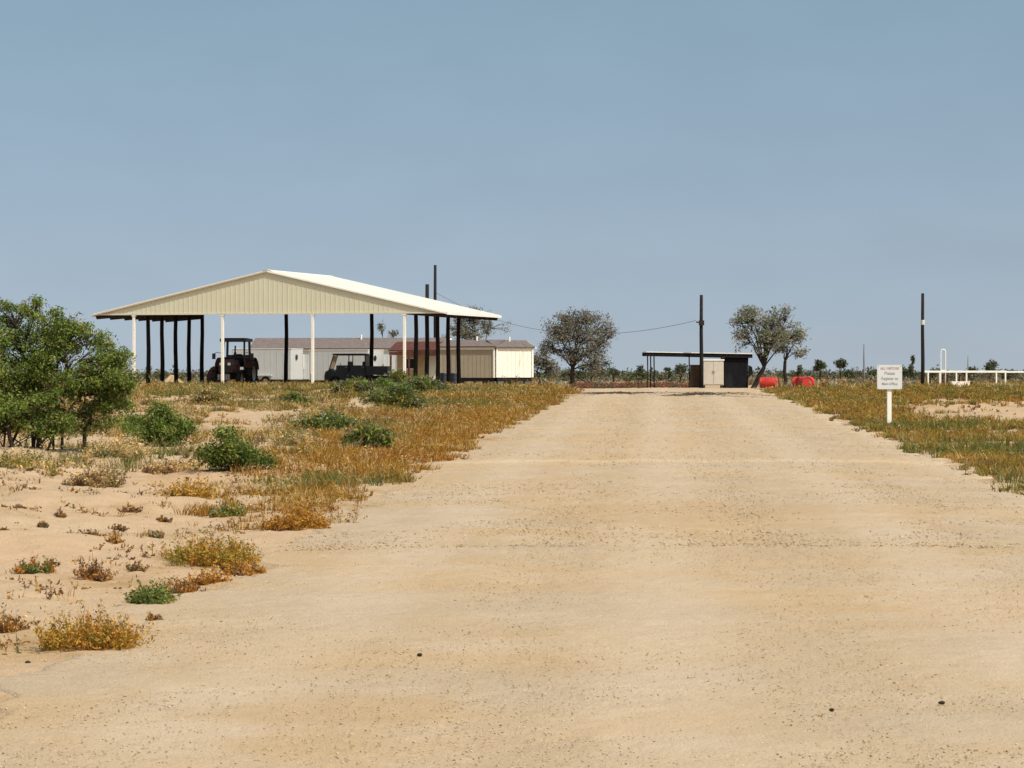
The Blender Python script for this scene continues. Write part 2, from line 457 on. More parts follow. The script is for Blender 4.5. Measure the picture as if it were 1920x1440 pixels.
# ------------------------------------------------------------------ plants
def blades(x, y, z, h, n_each, spread, width, tint, tintvar, lean, r, two=True):
    """Grass tufts: arrays of tuft centres -> bent blades (quad + tip)."""
    k = len(x); n = k*n_each
    idx = np.repeat(np.arange(k), n_each)
    a = r.uniform(0, 2*np.pi, n)
    rad = spread[idx]*np.sqrt(r.random(n))
    bx = x[idx] + rad*np.cos(a); by = y[idx] + rad*np.sin(a); bz = z[idx] - .02
    hh = h[idx]*r.uniform(.45, 1.1, n)
    la = a + r.normal(0, .7, n); ll = hh*lean*r.uniform(.2, 1.2, n)
    dx, dy = np.cos(la)*ll, np.sin(la)*ll
    wa = r.uniform(0, np.pi, n); w = width[idx]*r.uniform(.6, 1.3, n)
    wx, wy = np.cos(wa)*w, np.sin(wa)*w
    v = np.empty((n, 5, 3))
    v[:, 0] = np.stack([bx-wx, by-wy, bz], -1); v[:, 1] = np.stack([bx+wx, by+wy, bz], -1)
    mx, my, mz = bx+dx*.35, by+dy*.35, bz+hh*.6
    v[:, 2] = np.stack([mx+wx*.8, my+wy*.8, mz], -1); v[:, 3] = np.stack([mx-wx*.8, my-wy*.8, mz], -1)
    v[:, 4] = np.stack([bx+dx, by+dy, bz+hh], -1)
    o = np.arange(n)*5
    q = np.stack([o, o+1, o+2, o+3], -1); t = np.stack([o+3, o+2, o+4], -1)
    tt = tint[idx]*(1 + tintvar*r.uniform(-1, 1, (n, 1)))
    return v.reshape(-1, 3), q, t, np.repeat(np.clip(tt, .002, 1), 5, 0)

def join(parts):
    V, Q, T, C_ = [], [], [], []; o = 0
    for v, q, t, c in parts:
        V.append(v); Q.append(q+o); T.append(t+o); C_.append(c); o += len(v)
    return np.concatenate(V), [np.concatenate(Q), np.concatenate(T)], np.concatenate(C_)
def forbs(x, y, z, h, n_st, n_lf, tint, size, r, lean=1.0):
    """Branching weeds: thin stalks from one root with small leaves along them."""
    k = len(x); n = k*n_st; idx = np.repeat(np.arange(k), n_st)
    a = r.uniform(0, 2*np.pi, n); ln = h[idx]*r.uniform(.4, 1.15, n)
    el = r.uniform(.25, 1.5, n)*lean; el = np.minimum(el, 1.35)
    dx, dy, dz = np.cos(a)*np.sin(el)*ln, np.sin(a)*np.sin(el)*ln, np.cos(el)*ln
    jx, jy = r.normal(0, .10, n)*h[idx], r.normal(0, .10, n)*h[idx]
    bx, by, bz = x[idx]+jx, y[idx]+jy, z[idx]-.01
    w = .0022 + .00005*y[idx]
    p = a + np.pi/2; wx, wy = np.cos(p)*w, np.sin(p)*w
    v = np.stack([np.stack([bx-wx, by-wy, bz], -1), np.stack([bx+wx, by+wy, bz], -1),
                  np.stack([bx+dx+wx*.4, by+dy+wy*.4, bz+dz], -1), np.stack([bx+dx-wx*.4, by+dy-wy*.4, bz+dz], -1)], 1)
    c1 = np.repeat(tint[idx]*.75, 4, 0)
    m = n*n_lf; j = np.repeat(np.arange(n), n_lf); t = r.uniform(.3, 1.08, m)
    c = np.stack([bx[j]+dx[j]*t, by[j]+dy[j]*t, bz[j]+dz[j]*t + .02*h[idx][j]], -1) + r.normal(0, .05, (m, 3))*h[idx][j][:, None]
    c[:, 2] = np.maximum(c[:, 2], z[idx][j] + .005)
    sz = (size[idx][j]*r.uniform(.5, 1.4, m))[:, None]
    A = r.normal(0, 1, (m, 3)); A /= np.linalg.norm(A, axis=1)[:, None]
    B = r.normal(0, 1, (m, 3)); B -= A*(A*B).sum(1)[:, None]; B /= np.linalg.norm(B, axis=1)[:, None]
    lv = np.stack([c-A*sz, c+B*sz*.4, c+A*sz, c-B*sz*.4], 1)
    c2 = np.repeat(np.clip(tint[idx][j]*r.uniform(.65, 1.35, (m, 1)), .003, 1), 4, 0)
    V = np.concatenate([v.reshape(-1, 3), lv.reshape(-1, 3)])
    return V, np.arange(len(V)).reshape(-1, 4), np.zeros((0, 3), np.int64), np.concatenate([c1, c2])
def weed_field(n, ylo, yhi, ulo, uhi, seed, dens, hfun, tintfun, n_st, n_lf, power=1.0):
    r = np.random.default_rng(seed)
    y = ylo + (yhi-ylo)*r.random(n)**power; u = r.uniform(ulo, uhi, n); x = road_x(y) + u
    keep = r.random(n) < dens(x, y, u)
    x, y, u = x[keep], y[keep], u[keep]
    return forbs(x, y, ground_z(x, y), hfun(x, y, u, r), n_st, n_lf, tintfun(x, y, u, r), .010 + .00022*y, r)

GOLD = np.array([.335, .195, .030]); RUSTG = np.array([.325, .150, .026]); OLIVE = np.array([.21, .175, .032])
GREEN = np.array([.105, .135, .032]); STRAW = np.array([.50, .36, .16]); DULL = np.array([.19, .165, .075]); BROWN = np.array([.17, .095, .045])

def patch(x, y, wl, seed):
    r = np.random.default_rng(seed); s = 0
    for k in range(7):
        a = r.uniform(0, np.pi); w = wl*r.uniform(.6, 1.7)
        s = s + np.sin((np.cos(a)*x + np.sin(a)*y)*2*np.pi/w + r.uniform(0, 6.28))
    return s/3.2      # about -1..1

def field(n, ylo, yhi, ulo, uhi, seed, dens, hfun, tintfun, n_each, wmul=1.0, power=1.0):
    r = np.random.default_rng(seed)
    y = ylo + (yhi-ylo)*r.random(n)**power; u = r.uniform(ulo, uhi, n)
    x = road_x(y) + u
    keep = r.random(n) < dens(x, y, u)
    x, y, u = x[keep], y[keep], u[keep]
    z = ground_z(x, y); h = hfun(x, y, u, r); tint = tintfun(x, y, u, r)
    spread = h*r.uniform(.45, .9, len(x))
    width = np.clip(.0035 + .00011*y, .004, .02)*wmul
    return blades(x, y, z, h, n_each, spread, width, tint, .28, .75, r)

def choose(r, n, cols, probs):
    return np.array(cols)[r.choice(len(cols), n, p=probs)]
def lerp_tint(r, w, a, b):
    w = np.clip(w, 0, 1)[:, None]
    return a*(1-w) + b*w

parts = []
# left verge, golden, hugging the road edge
def dl(x, y, u):
    s = -u
    inner = sstep(3.85, 4.3, s + .35*patch(x, y, 2.5, 4))
    w = np.interp(y, [28, 33, 42, 52, 68, 90, 125], [4.3, 4.9, 5.9, 6.1, 7.4, 8.2, 12])
    outer = 1 - sstep(w, w+1.1, s + .5*patch(x, y, 3.5, 3))
    p = patch(x, y, 6.5, 5)
    near = sstep(28, 32, y)
    thick = sstep(-.6, .15, p + .42 + .35*patch(x, y, 2.4, 77))
    return inner*outer*(.08 + .92*thick)*near
def hl(x, y, u, r):
    return r.uniform(.06, .22, len(x))*(.65+.5*(patch(x, y, 2.2, 71)+1)/2)*(1+.1*sstep(60, 125, y))
def tl(x, y, u, r):
    p = patch(x, y, 5, 6); g = patch(x, y, 9, 8) + .5*sstep(60, 110, y) + .22*(-u-6)
    t = lerp_tint(r, .62+.6*p, RUSTG, GOLD)
    t = lerp_tint(r, (g-.30)*1.4, t, choose(r, len(x), [OLIVE, DULL, GREEN], [.6, .2, .2]))
    return np.where((r.random(len(x)) < .16)[:, None], STRAW, t)
parts.append(field(20000, 27, 126, -16, -3.7, 31, dl, hl, tl, 30, .72))
parts.append(weed_field(15000, 27, 126, -16, -3.7, 32, dl, lambda x, y, u, r: 1.25*hl(x, y, u, r), tl, 6, 9))
# left field: dry bunches, olive weeds and bare sand between
def dl2(x, y, u):
    s = -u
    p = .8*patch(x, y, 4.0, 15) + .5*patch(x, y, 1.8, 16)
    base = sstep(-.22, .32, p + .2*sstep(60, 110, y))
    return base*sstep(5.0, 6.5, s)*sstep(41, 47, y)
def tl2(x, y, u, r):
    g = patch(x, y, 5, 18) + .25*sstep(60, 120, y)
    t = choose(r, len(x), [STRAW, GOLD, BROWN, OLIVE, DULL], [.34, .22, .12, .20, .12])
    return lerp_tint(r, (g-.1)*1.2, t, choose(r, len(x), [OLIVE, GREEN, DULL], [.5, .3, .2]))
parts.append(field(24000, 40, 160, -42, -5, 33, dl2, lambda x, y, u, r: r.uniform(.07, .27, len(x)), tl2, 28, .75))
parts.append(weed_field(20000, 40, 160, -42, -5, 34, dl2, lambda x, y, u, r: r.uniform(.10, .36, len(x))*(.6+.6*(patch(x, y, 3, 72)+1)/2), tl2, 6, 9))
# right verge and field
def dr(x, y, u):
    inner = sstep(3.8, 4.35, u + .4*patch(x, y, 2.6, 24))
    p = patch(x, y, 6, 25) + .3*patch(x, y, 2.2, 26)
    bare = sstep(63, 67, y + 2*patch(x, y, 5, 27))*(1-sstep(86, 93, y))*sstep(5.6, 6.6, u + .8*patch(x, y, 6, 28))
    thick = sstep(-.85, -.1, p)
    return inner*(.12 + .88*thick)*(1-.96*bare)*sstep(13, 19, y)
def tr_(x, y, u, r):
    g = patch(x, y, 6, 29) + .55*(1-sstep(45, 68, y)) - .5*(1-sstep(4.2, 5.6, u))
    t = choose(r, len(x), [GOLD, RUSTG, OLIVE, STRAW, BROWN], [.40, .09, .36, .08, .07])
    t = lerp_tint(r, (g-.05)*1.3, t, choose(r, len(x), [OLIVE, GREEN, DULL], [.55, .33, .12]))
    return t
parts.append(field(31000, 13, 128, 3.6, 24, 35, dr, lambda x, y, u, r: r.uniform(.08, .24, len(x))*(1-.1*sstep(80, 120, y)), tr_, 28, .75))
parts.append(weed_field(25000, 13, 128, 3.6, 24, 36, dr, lambda x, y, u, r: r.uniform(.08, .28, len(x))*(.65+.5*(patch(x, y, 2.5, 73)+1)/2), tr_, 6, 9))
# beyond the rise, both sides: tufts on the flat ground
def df(x, y, u):
    p = patch(x, y, 12, 45) + .4*patch(x, y, 5, 46)
    clear = np.abs(u) > 4.5 + 5*sstep(126, 136, y)
    return sstep(-.35, .5, p)*clear*(1 - .8*(np.abs(u) < 16)*(y > 132))
parts.append(field(12000, 122, 260, -60, 45, 37, df, lambda x, y, u, r: r.uniform(.15, .45, len(x)),
                   lambda x, y, u, r: choose(r, len(x), [OLIVE, DULL, STRAW, GOLD, BROWN], [.24, .22, .22, .20, .12]), 18, 1.3))
parts.append(weed_field(5200, 14, 46, -13, -4.2, 40, lambda x, y, u: sstep(-.1, .9, patch(x, y, 2.2, 56)), lambda x, y, u, r: .015 + .13*r.random(len(x))**2,
                   lambda x, y, u, r: choose(r, len(x), [BROWN, GOLD, RUSTG, STRAW, DULL], [.34, .14, .22, .22, .08]), 5, 4))
# thin dead stalks on the near sand
def ds(x, y, u):
    return sstep(4.2, 4.8, -u)*sstep(-.2, .8, patch(x, y, 1.6, 55))
parts.append(field(700, 15, 40, -9, -4, 39, ds, lambda x, y, u, r: r.uniform(.03, .12, len(x)),
                   lambda x, y, u, r: choose(r, len(x), [BROWN, GOLD, RUSTG, STRAW], [.45, .2, .2, .15]), 9, .7))

v, f, c = join(parts)
gs = link('dry_grass', array_mesh('dry_grass', v, f, c), M['blade'])
tag(gs, 'golden and olive dry grass growing along both road edges and over the field', kind='stuff')

def grass_clump(px, py, wpx, hpx, label, tints, probs, n=26, seed=0, name='grass_clump', cat='grass clump', group='separate clumps on the sandy verge', lean=.8, each=26):
    """One clump, wpx wide and hpx high in the photo, root line at py."""
    d = depth_of(py); s = d/F; r = np.random.default_rng(seed+int(px))
    x0 = PX(px, d); w, h = wpx*s, hpx*s
    x = r.uniform(-.5, .5, n)*w*.85; y = r.uniform(-.5, .5, n)*min(w*.8, .9)
    z = ground_z(x0+x, d+y) - gz(x0, d)
    n = int(n*1.9); each = int(each*1.5)
    x = r.uniform(-.5, .5, n)*w*.85; y = r.uniform(-.5, .5, n)*min(w*.8, .9); z = ground_z(x0+x, d+y) - gz(x0, d)
    hh = h*r.uniform(.35, .95, n)*(1-.5*np.abs(2*x/w)**1.5)
    t = choose(r, n, tints, probs)*1.3
    hump = .55 + .45*np.sin(x/w*9 + px)*np.cos(x/w*5+px*.3)
    P1 = forbs(x, y, z, hh*(.75+.5*hump), 8, 14, t, np.full(n, .0075+.0003*d), r, .85)
    b_ = slice(0, None, 2)
    P2 = blades(x[b_], y[b_], z[b_], hh[b_]*hump[b_], max(4, each//5), hh[b_]*.6, np.full(len(x[b_]), .0022+.00005*d), t[b_], .4, 1.1, r)
    v, f_, c = join([P1, P2])
    me = array_mesh(name, v, f_, c)
    o = link(name, me, M['blade']); o.location = (x0, d, gz(x0, d))
    return tag(o, label, cat, group)
grass_clump(175, 1215, 165, 110, 'orange gold grass clump nearest the camera at the left road edge', [GOLD, RUSTG, OLIVE], [.45, .4, .15], 34, 1)
grass_clump(292, 1132, 95, 52, 'short green tuft between two orange grass clumps at the road edge', [GREEN, OLIVE], [.7, .3], 20, 2)
grass_clump(400, 1058, 175, 82, 'wide gold clump with green tips where the verge grass begins', [GOLD, OLIVE, RUSTG], [.45, .3, .25], 36, 3)
grass_clump(375, 1095, 90, 55, 'sparse rusty tuft just below the wide gold clump', [RUSTG, STRAW], [.6, .4], 9, 4)
grass_clump(72, 1080, 72, 44, 'low rusty brown weed with one green sprig on the open sand', [BROWN, RUSTG, GREEN], [.5, .3, .2], 9, 5, each=20)
grass_clump(172, 1090, 58, 56, 'branching brown weed standing alone above the orange clump', [BROWN, RUSTG], [.6, .4], 6, 6, each=20, lean=1.0)
grass_clump(18, 1185, 72, 56, 'dry reddish weed cut by the left edge of the photo', [BROWN, RUSTG, STRAW], [.5, .3, .2], 8, 7, each=20)
grass_clump(180, 915, 95, 62, 'dry straw bush casting a dark shadow at the top of the bare sand', [STRAW, BROWN, DULL], [.45, .35, .2], 22, 8)
grass_clump(360, 940, 90, 52, 'pale gold bunch left of the long rusty verge grass', [GOLD, STRAW, RUSTG], [.5, .3, .2], 20, 9)
grass_clump(425, 968, 70, 42, 'dull green bunch against the end of the rusty verge grass', [DULL, OLIVE, GREEN], [.4, .3, .3], 16, 10)
grass_clump(455, 1078, 90, 48, 'thin rusty weed on the road edge right of the wide gold clump', [RUSTG, GOLD, BROWN], [.5, .3, .2], 10, 15)
grass_clump(345, 1112, 60, 40, 'thin brown weed on the road edge right of the short green tuft', [BROWN, RUSTG], [.5, .5], 7, 16)
grass_clump(560, 992, 120, 60, 'rusty gold clump at the lower end of the dense verge grass', [RUSTG, GOLD], [.6, .4], 26, 17)
grass_clump(60, 880, 150, 46, 'olive and straw grass at the foot of the large mesquite stems', [STRAW, OLIVE, DULL], [.35, .4, .25], 30, 11)
grass_clump(215, 868, 120, 50, 'pale straw grass under the right half of the large mesquite', [STRAW, DULL, GOLD], [.6, .25, .15], 28, 12)
grass_clump(320, 880, 110, 44, 'pale straw grass below the bright green bush', [STRAW, GOLD, BROWN], [.55, .25, .2], 24, 13)
grass_clump(560, 850, 90, 40, 'straw tuft between the dull green bush and the verge grass', [STRAW, DULL], [.7, .3], 20, 14)
weeds = [(8, 1025, 12, 16), (38, 985, 14, 18), (80, 998, 14, 14), (112, 990, 12, 22), (48, 1018, 9, 16), (168, 1012, 34, 26), (220, 998, 26, 28), (245, 958, 40, 26),
         (215, 1030, 28, 24), (285, 1014, 34, 28), (305, 980, 24, 16), (255, 1075, 38, 30), (132, 1010, 9, 16), (66, 932, 16, 12), (128, 915, 14, 14), (290, 1165, 26, 20)]
for i, (px, py, w, h) in enumerate(weeds):
    grass_clump(px, py, w, h, 'tiny dry brown weed sprouting from the bare pink sand', [BROWN, RUSTG, DULL], [.55, .25, .2], 4, 60+i, 'dry_weed', 'weed', 'tiny weeds on the bare sand', each=12)

def leaves(cent, tint, per, sig, size, r, flat=.75):
    """Leaf-sized quads scattered round twig ends."""
    k = len(cent); n = k*per; idx = np.repeat(np.arange(k), per)
    p = cent[idx] + r.normal(0, 1, (n, 3))*sig*np.array([1, 1, flat])
    a = r.normal(0, 1, (n, 3)); a /= np.linalg.norm(a, axis=1)[:, None]
    b = r.normal(0, 1, (n, 3)); b -= a*(a*b).sum(1)[:, None]; b /= np.linalg.norm(b, axis=1)[:, None]
    s = size*r.uniform(.6, 1.35, (n, 1))
    v = np.stack([p - a*s, p + b*s*.38, p + a*s, p - b*s*.38], 1)
    f = np.arange(n*4).reshape(n, 4)
    t = tint[idx]*r.uniform(.75, 1.25, (n, 1))
    return v.reshape(-1, 3), f, np.repeat(t, 4, 0)

def woody(name, label, cat, base, lobes, tints, probs, twigs, per, leaf, seed, sig=None, stems=None, r0=.08, bark='bark', group=None,
          crown='crown', trunk='trunk', kink=.10, trunk_top=None, clump=10, tight=.20):
    """A tree or shrub: limbs from the base into each crown lobe, twigs, and leaf clumps on the twigs.
    lobes: (cx, cz, rx, rz) or + (cy, ry) in metres from the base; twigs are shared out by lobe size."""
    r = np.random.default_rng(seed)
    o = thing(name, label, cat, base, 0, group)
    wood = MB(); cents, ct = [], []
    vol = np.array([l[2]*l[3] for l in lobes]); share = vol/vol.sum()
    stems = stems or [(0, 0, 0)]
    if trunk_top:
        T = Vector(trunk_top)
        wood.tube([(0, 0, -.1), T*.3 + Vector((.04, 0, 0)), T*.65 - Vector((.03, 0, 0)), T], [r0*1.25, r0*1.05, r0*.95, r0*.85], 9)
        stems = [(T.x, T.y, T.z)]; r0 *= .62
    for li, l in enumerate(lobes):
        cx, cz, rx, rz = l[:4]; cy, ry = (l[4], l[5]) if len(l) > 4 else (r.normal(0, .25)*rx, rx*.85)
        s0 = Vector(stems[li % len(stems)][:3]) + Vector((0, 0, -.05))
        via = stems[li % len(stems)][3:6] if len(stems[li % len(stems)]) > 3 else None
        tip = Vector((cx, cy, cz + .25*rz))
        pts, rad = [], []
        K = 9
        for k in range(K):
            t = k/(K-1)
            p = s0.lerp(tip, t)
            if via:
                vv = Vector(via); p = s0*(1-t)**2 + vv*2*t*(1-t) + tip*t*t
            else:
                p.x = s0.x + (tip.x-s0.x)*(t**1.35 if li else t)
                p.y = s0.y + (tip.y-s0.y)*t**1.35
            w = kink*min(rx, rz)*math.sin(math.pi*t)
            p += Vector((r.normal(0, w), r.normal(0, w), 0))
            pts.append(p); rad.append((.45 if (not trunk_top and cz < .9) else 1)*(r0*(.35+.65*share[li]/share.max())*(1-t)**.8 + r0*.10))
        wood.tube(pts, rad, 7)
        n = max(4, int(twigs*share[li]))
        d = r.normal(0, 1, (n, 3)); d /= np.linalg.norm(d, axis=1)[:, None]
        q = d*(r.random((n, 1))**.42)*np.array([rx, ry, rz]) + np.array([cx, cy, cz])
        # foliage gathers on boughs: tips crowd round a few points and leave gaps between
        kc = max(2, n//clump); bough = q[:kc].copy()
        q = bough[r.integers(0, kc, n)] + r.normal(0, tight, (n, 3))*np.array([rx, ry, rz])
        lobe_t = choose(r, n, tints, probs)*(1 + .22*r.normal(0, 1, (n, 1)).clip(-1.4, 1.4))
        P = np.array([tuple(p) for p in pts])
        for j in range(n):
            i0 = 3 + int(np.argmin(np.linalg.norm(P[3:-1] - (q[j]*.55 + P[3:-1].mean(0)*.45), axis=1)))
            a = P[i0]; m = a*.45 + q[j]*.55 + r.normal(0, .07, 3)*rx; m[2] += .06*rz
            rr = r0*(.10 + .10*r.random())
            if j % 2 == 0 or n < 80:
                wood.tube([a, m, q[j]], [rr*1.3, rr*.8, rr*.3], 3, cap=False)
        cents.append(q); ct.append(lobe_t)
    wood.build(trunk, M[bark], o)
    cents = np.concatenate(cents); ct = np.concatenate(ct)
    sig = sig or leaf*2.2
    v, f, t = leaves(cents, np.clip(ct, .004, 1), per, sig, leaf, r)
    v[:, 2] = np.maximum(v[:, 2], .02)
    link(crown, array_mesh(crown, v, [f], t), M['leaf'], o)
    return o

G1 = np.array([.115, .18, .03]); G2 = np.array([.165, .22, .04]); G3 = np.array([.060, .095, .022]); G4 = np.array([.23, .25, .065]); G5 = np.array([.24, .19, .08])
S1 = np.array([.21, .20, .15]); S2 = np.array([.15, .145, .11]); S3 = np.array([.28, .27, .20]); S4 = np.array([.065, .07, .042])

# --- big mesquite on the left, and its smaller neighbours
def px_lobes(px0, py0, d, L_):
    s = d/F
    return [((a-px0)*s, (py0-b)*s, c*s, e*s) for a, b, c, e in L_]
d = depth_of(862); bx = PX(45, d)
LB = px_lobes(45, 862, d, [(60, 800, 85, 42), (-20, 815, 75, 38), (115, 820, 50, 28), (20, 770, 80, 40), (40, 675, 85, 60), (-60, 695, 90, 78), (125, 665, 62, 48), (170, 690, 62, 40), (60, 740, 90, 50), (160, 745, 80, 42), (225, 700, 52, 30), (-90, 780, 70, 60),
                           (72, 602, 26, 20), (20, 614, 45, 22), (118, 622, 20, 20), (145, 640, 26, 30), (215, 790, 46, 36), (110, 795, 55, 32), (165, 805, 60, 34), (240, 752, 40, 30), (195, 735, 55, 36)])
woody('mesquite_bush', 'large green many stemmed mesquite at the left edge of the photo', 'bush', (bx, d, gz(bx, d)), LB,
      [G1, G2, G3, G4, G5], [.30, .32, .08, .25, .05], 2600, 25, .029, 101, sig=.06, tight=.165, clump=13,
      stems=[(0, 0, 0), (-.35, .1, 0), (.3, -.1, 0), (.45, .15, 0), (.12, .2, 0), (-.15, -.15, 0), (.6, .05, 0), (-.28, .2, 0), (.2, .1, 0), (.95, .1, 0), (.4, -.1, 0)], r0=.036, group='green bushes left of the road')
d = depth_of(842); bx = PX(300, d)
woody('green_bush', 'bright green rounded bush just right of the large mesquite', 'bush', (bx, d, gz(bx, d)),
      px_lobes(300, 842, d, [(300, 790, 50, 36), (265, 800, 36, 34), (335, 812, 30, 26), (300, 818, 50, 22), (320, 765, 24, 18)]), [G2, G1, G3, G4], [.42, .3, .16, .12], 340, 26, .03, 102, sig=.07,
      stems=[(0, 0, 0), (.1, .1, 0), (-.12, 0, 0)], r0=.02, group='green bushes left of the road')
d = depth_of(884); bx = PX(440, d)
woody('green_bush', 'dull green bush standing apart on the sand, nearest of the bushes to the road', 'bush', (bx, d, gz(bx, d)),
      px_lobes(440, 884, d, [(430, 838, 42, 32), (470, 852, 38, 26), (400, 848, 26, 28), (440, 866, 56, 18), (420, 808, 18, 16)]), [G2, G3, OLIVE, G1, G4], [.30, .24, .1, .24, .12], 280, 24, .028, 103, sig=.065,
      stems=[(0, 0, 0), (.1, .1, 0), (-.12, 0, 0)], r0=.018, group='green bushes left of the road')
for (px, py, rx, rz, sd, lab) in [
        (742, 772, 58, 26, 111, 'grey green low shrub nearest the road in front of the barn'),
        (668, 742, 50, 15, 112, 'dark green shrub hiding the wheels of the black vehicle'),
        (745, 738, 42, 18, 113, 'green shrub before the tan cabin'),
        (792, 742, 42, 16, 114, 'low olive shrub at the foot of the right barn posts'),
        (545, 765, 40, 15, 115, 'small olive shrub on the dry slope before the tractor barn'),
        (610, 812, 46, 18, 116, 'flat olive shrub between the dull green bush and the gold verge'),
        (690, 850, 40, 20, 117, 'green weed mound inside the gold verge grass'),
        (390, 770, 36, 16, 118, 'straw coloured shrub behind the bright green bush')]:
    d = depth_of(py) if py > 737 else 121.0
    bx = PX(px, d)
    tt = ([STRAW, DULL, OLIVE], [.5, .3, .2]) if sd == 118 else ([G1, G3, S1, OLIVE, G4], [.26, .22, .16, .22, .14])
    woody('desert_shrub', lab, 'shrub', (bx, d, gz(bx, d)), px_lobes(px, py, d, [(px, py-rz*1.0, rx*.6, rz*.8), (px-rx*.5, py-rz*.8, rx*.5, rz*.6), (px+rx*.5, py-rz*.8, rx*.5, rz*.65), (px+rx*.1, py-rz*1.7, rx*.3, rz*.4)]),
          tt[0], tt[1], 220, 18, .035+.0002*d, sd, sig=.10, stems=[(0, 0, 0), (.15, .1, 0), (-.15, 0, 0)], r0=.02, group='low shrubs before the barn')

# --- trees beyond the rise
def tree_px(name, label, cat, px, py, d, lobes, tints, probs, twigs, per, leaf, seed, **kw):
    bx = PX(px, d); z = gz(bx, d); s = d/F
    py = HOR + (EYE - z)*F/d
    return woody(name, label, cat, (bx, d, z), [((a-px)*s, (py-b)*s, c_*s, e*s) for a, b, c_, e in lobes], tints, probs, twigs, per, leaf, seed, **kw)
TG = 'trees beyond the top of the road'
d = 190.0; s = d/F
woody_t = tree_px('roadside_tree', 'round grey brown tree with a dark trunk left of the open shed', 'tree', 1072, 720, d,
        [(1085, 622, 46, 32), (1045, 630, 30, 34), (1122, 625, 30, 30), (1085, 598, 34, 16), (1060, 600, 22, 16), (1110, 602, 20, 16), (1108, 660, 34, 26), (1030, 652, 20, 20), (1150, 632, 12, 8), (1065, 655, 26, 20), (1120, 683, 22, 18)],
        [S1, S2, S3, S4, np.array([.15, .12, .095])], [.30, .18, .22, .06, .24], 900, 14, .075, 121, tight=.23, sig=.15, r0=.15, bark='dark_bark', group=TG, trunk_top=(.05, 0, 1.15))
d = 158.0; s = d/F
tree_px('leaning_tree', 'sparse grey green tree leaning right beside the charcoal shed wall', 'tree', 1411, 728, d,
        [(1435, 612, 36, 24), (1400, 600, 28, 20), (1408, 585, 14, 16), (1478, 598, 18, 18), (1462, 622, 30, 20), (1395, 632, 26, 20), (1435, 645, 30, 16), (1385, 600, 14, 8), (1500, 622, 14, 12), (1452, 598, 26, 20), (1448, 625, 30, 18)],
        [S1, S2, S3, np.array([.15, .17, .10]), G4], [.24, .14, .28, .24, .10], 560, 12, .07, 122, tight=.25, sig=.14, r0=.13, bark='dark_bark', group=TG, trunk_top=(.62, 0, 1.1), kink=.06)
tree_px('straight_tree', 'smaller grey tree with a straight trunk just right of the leaning tree', 'tree', 1472, 728, 160.0,
        [(1480, 640, 26, 22), (1502, 632, 18, 18), (1465, 652, 20, 14), (1492, 662, 18, 12)],
        [S1, S3, S2, np.array([.10, .075, .06])], [.3, .3, .2, .2], 150, 12, .07, 123, sig=.14, r0=.10, bark='dark_bark', group=TG, kink=.05, trunk_top=(.0, 0, 1.5))
tree_px('yard_tree', 'grey tree showing through the right end of the barn above the roofs', 'tree', 890, 720, 235.0,
        [(890, 605, 44, 28), (860, 615, 24, 20), (925, 610, 24, 22), (895, 585, 26, 14), (880, 635, 34, 16), (845, 640, 14, 10)],
        [S1, S2, S3, S4], [.3, .25, .25, .2], 400, 12, .09, 124, sig=.18, r0=.14, bark='dark_bark', group=TG, trunk_top=(0, 0, 1.2))
tree_px('yard_tree', 'thin small tree seen between barn posts above the tan cabin', 'tree', 728, 720, 240.0,
        [(716, 622, 9, 14), (736, 628, 13, 9), (728, 640, 16, 8)], [S1, S4, G3], [.4, .3, .3], 60, 9, .10, 125, sig=.16, r0=.08, bark='dark_bark', group=TG)
tree_px('yard_tree', 'low grey scrub tree between the white building and the round tree', 'tree', 1012, 722, 215.0,
        [(1010, 685, 22, 20), (1035, 692, 26, 16), (1000, 672, 14, 14)], [S2, S4, S1], [.4, .3, .3], 150, 12, .10, 126, sig=.18, r0=.07, bark='dark_bark', group=TG)
tree_px('yard_tree', 'dark scrub growing behind the trunk of the round tree', 'tree', 1108, 722, 230.0,
        [(1090, 694, 18, 14), (1118, 690, 20, 18), (1055, 698, 20, 12)], [S2, S4, G3], [.4, .3, .3], 130, 12, .10, 127, sig=.18, r0=.06, bark='dark_bark', group=TG)
far = [  # px, top row, half width, crown kind, label
    (1497, 676, 6, 'cone', 'narrow pointed far tree just right of the straight trunk'),
    (1538, 673, 8, 'ball', 'far lollipop tree with a pale foot, left one of the pair'),
    (1576, 671, 7, 'ball', 'far lollipop tree with a dark oval head, right one of the pair'),
    (1597, 689, 11, 'dome', 'low dome shaped far bush left of the thin far mast'),
    (1640, 684, 9, 'dome', 'dark far bush peeping from behind the left edge of the sign'),
    (1712, 656, 5, 'cone', 'tall slim far cypress close left of the banded pole'),
    (1697, 686, 12, 'dome', 'brown far bush between the sign and the slim cypress'),
    (1855, 669, 14, 'ball', 'dark round far tree above the white pipe fence'),
    (1821, 690, 9, 'dome', 'small far bush above the fence left of the round far tree'),
    (1752, 691, 8, 'dome', 'small dark far bush just right of the banded pole'),
    (1889, 690, 8, 'dome', 'small far bush above the fence right of the round far tree'),
    (1255, 679, 10, 'cone', 'far pointed tree seen through the open left half of the shed'),
    (1276, 683, 8, 'ball', 'far small tree beside the brown crate in the shed'),
    (1150, 689, 6, 'ball', 'far small tree left of the shed on the grey horizon'),
    (1203, 688, 7, 'dome', 'far bush at the left corner of the shed roof'),
]
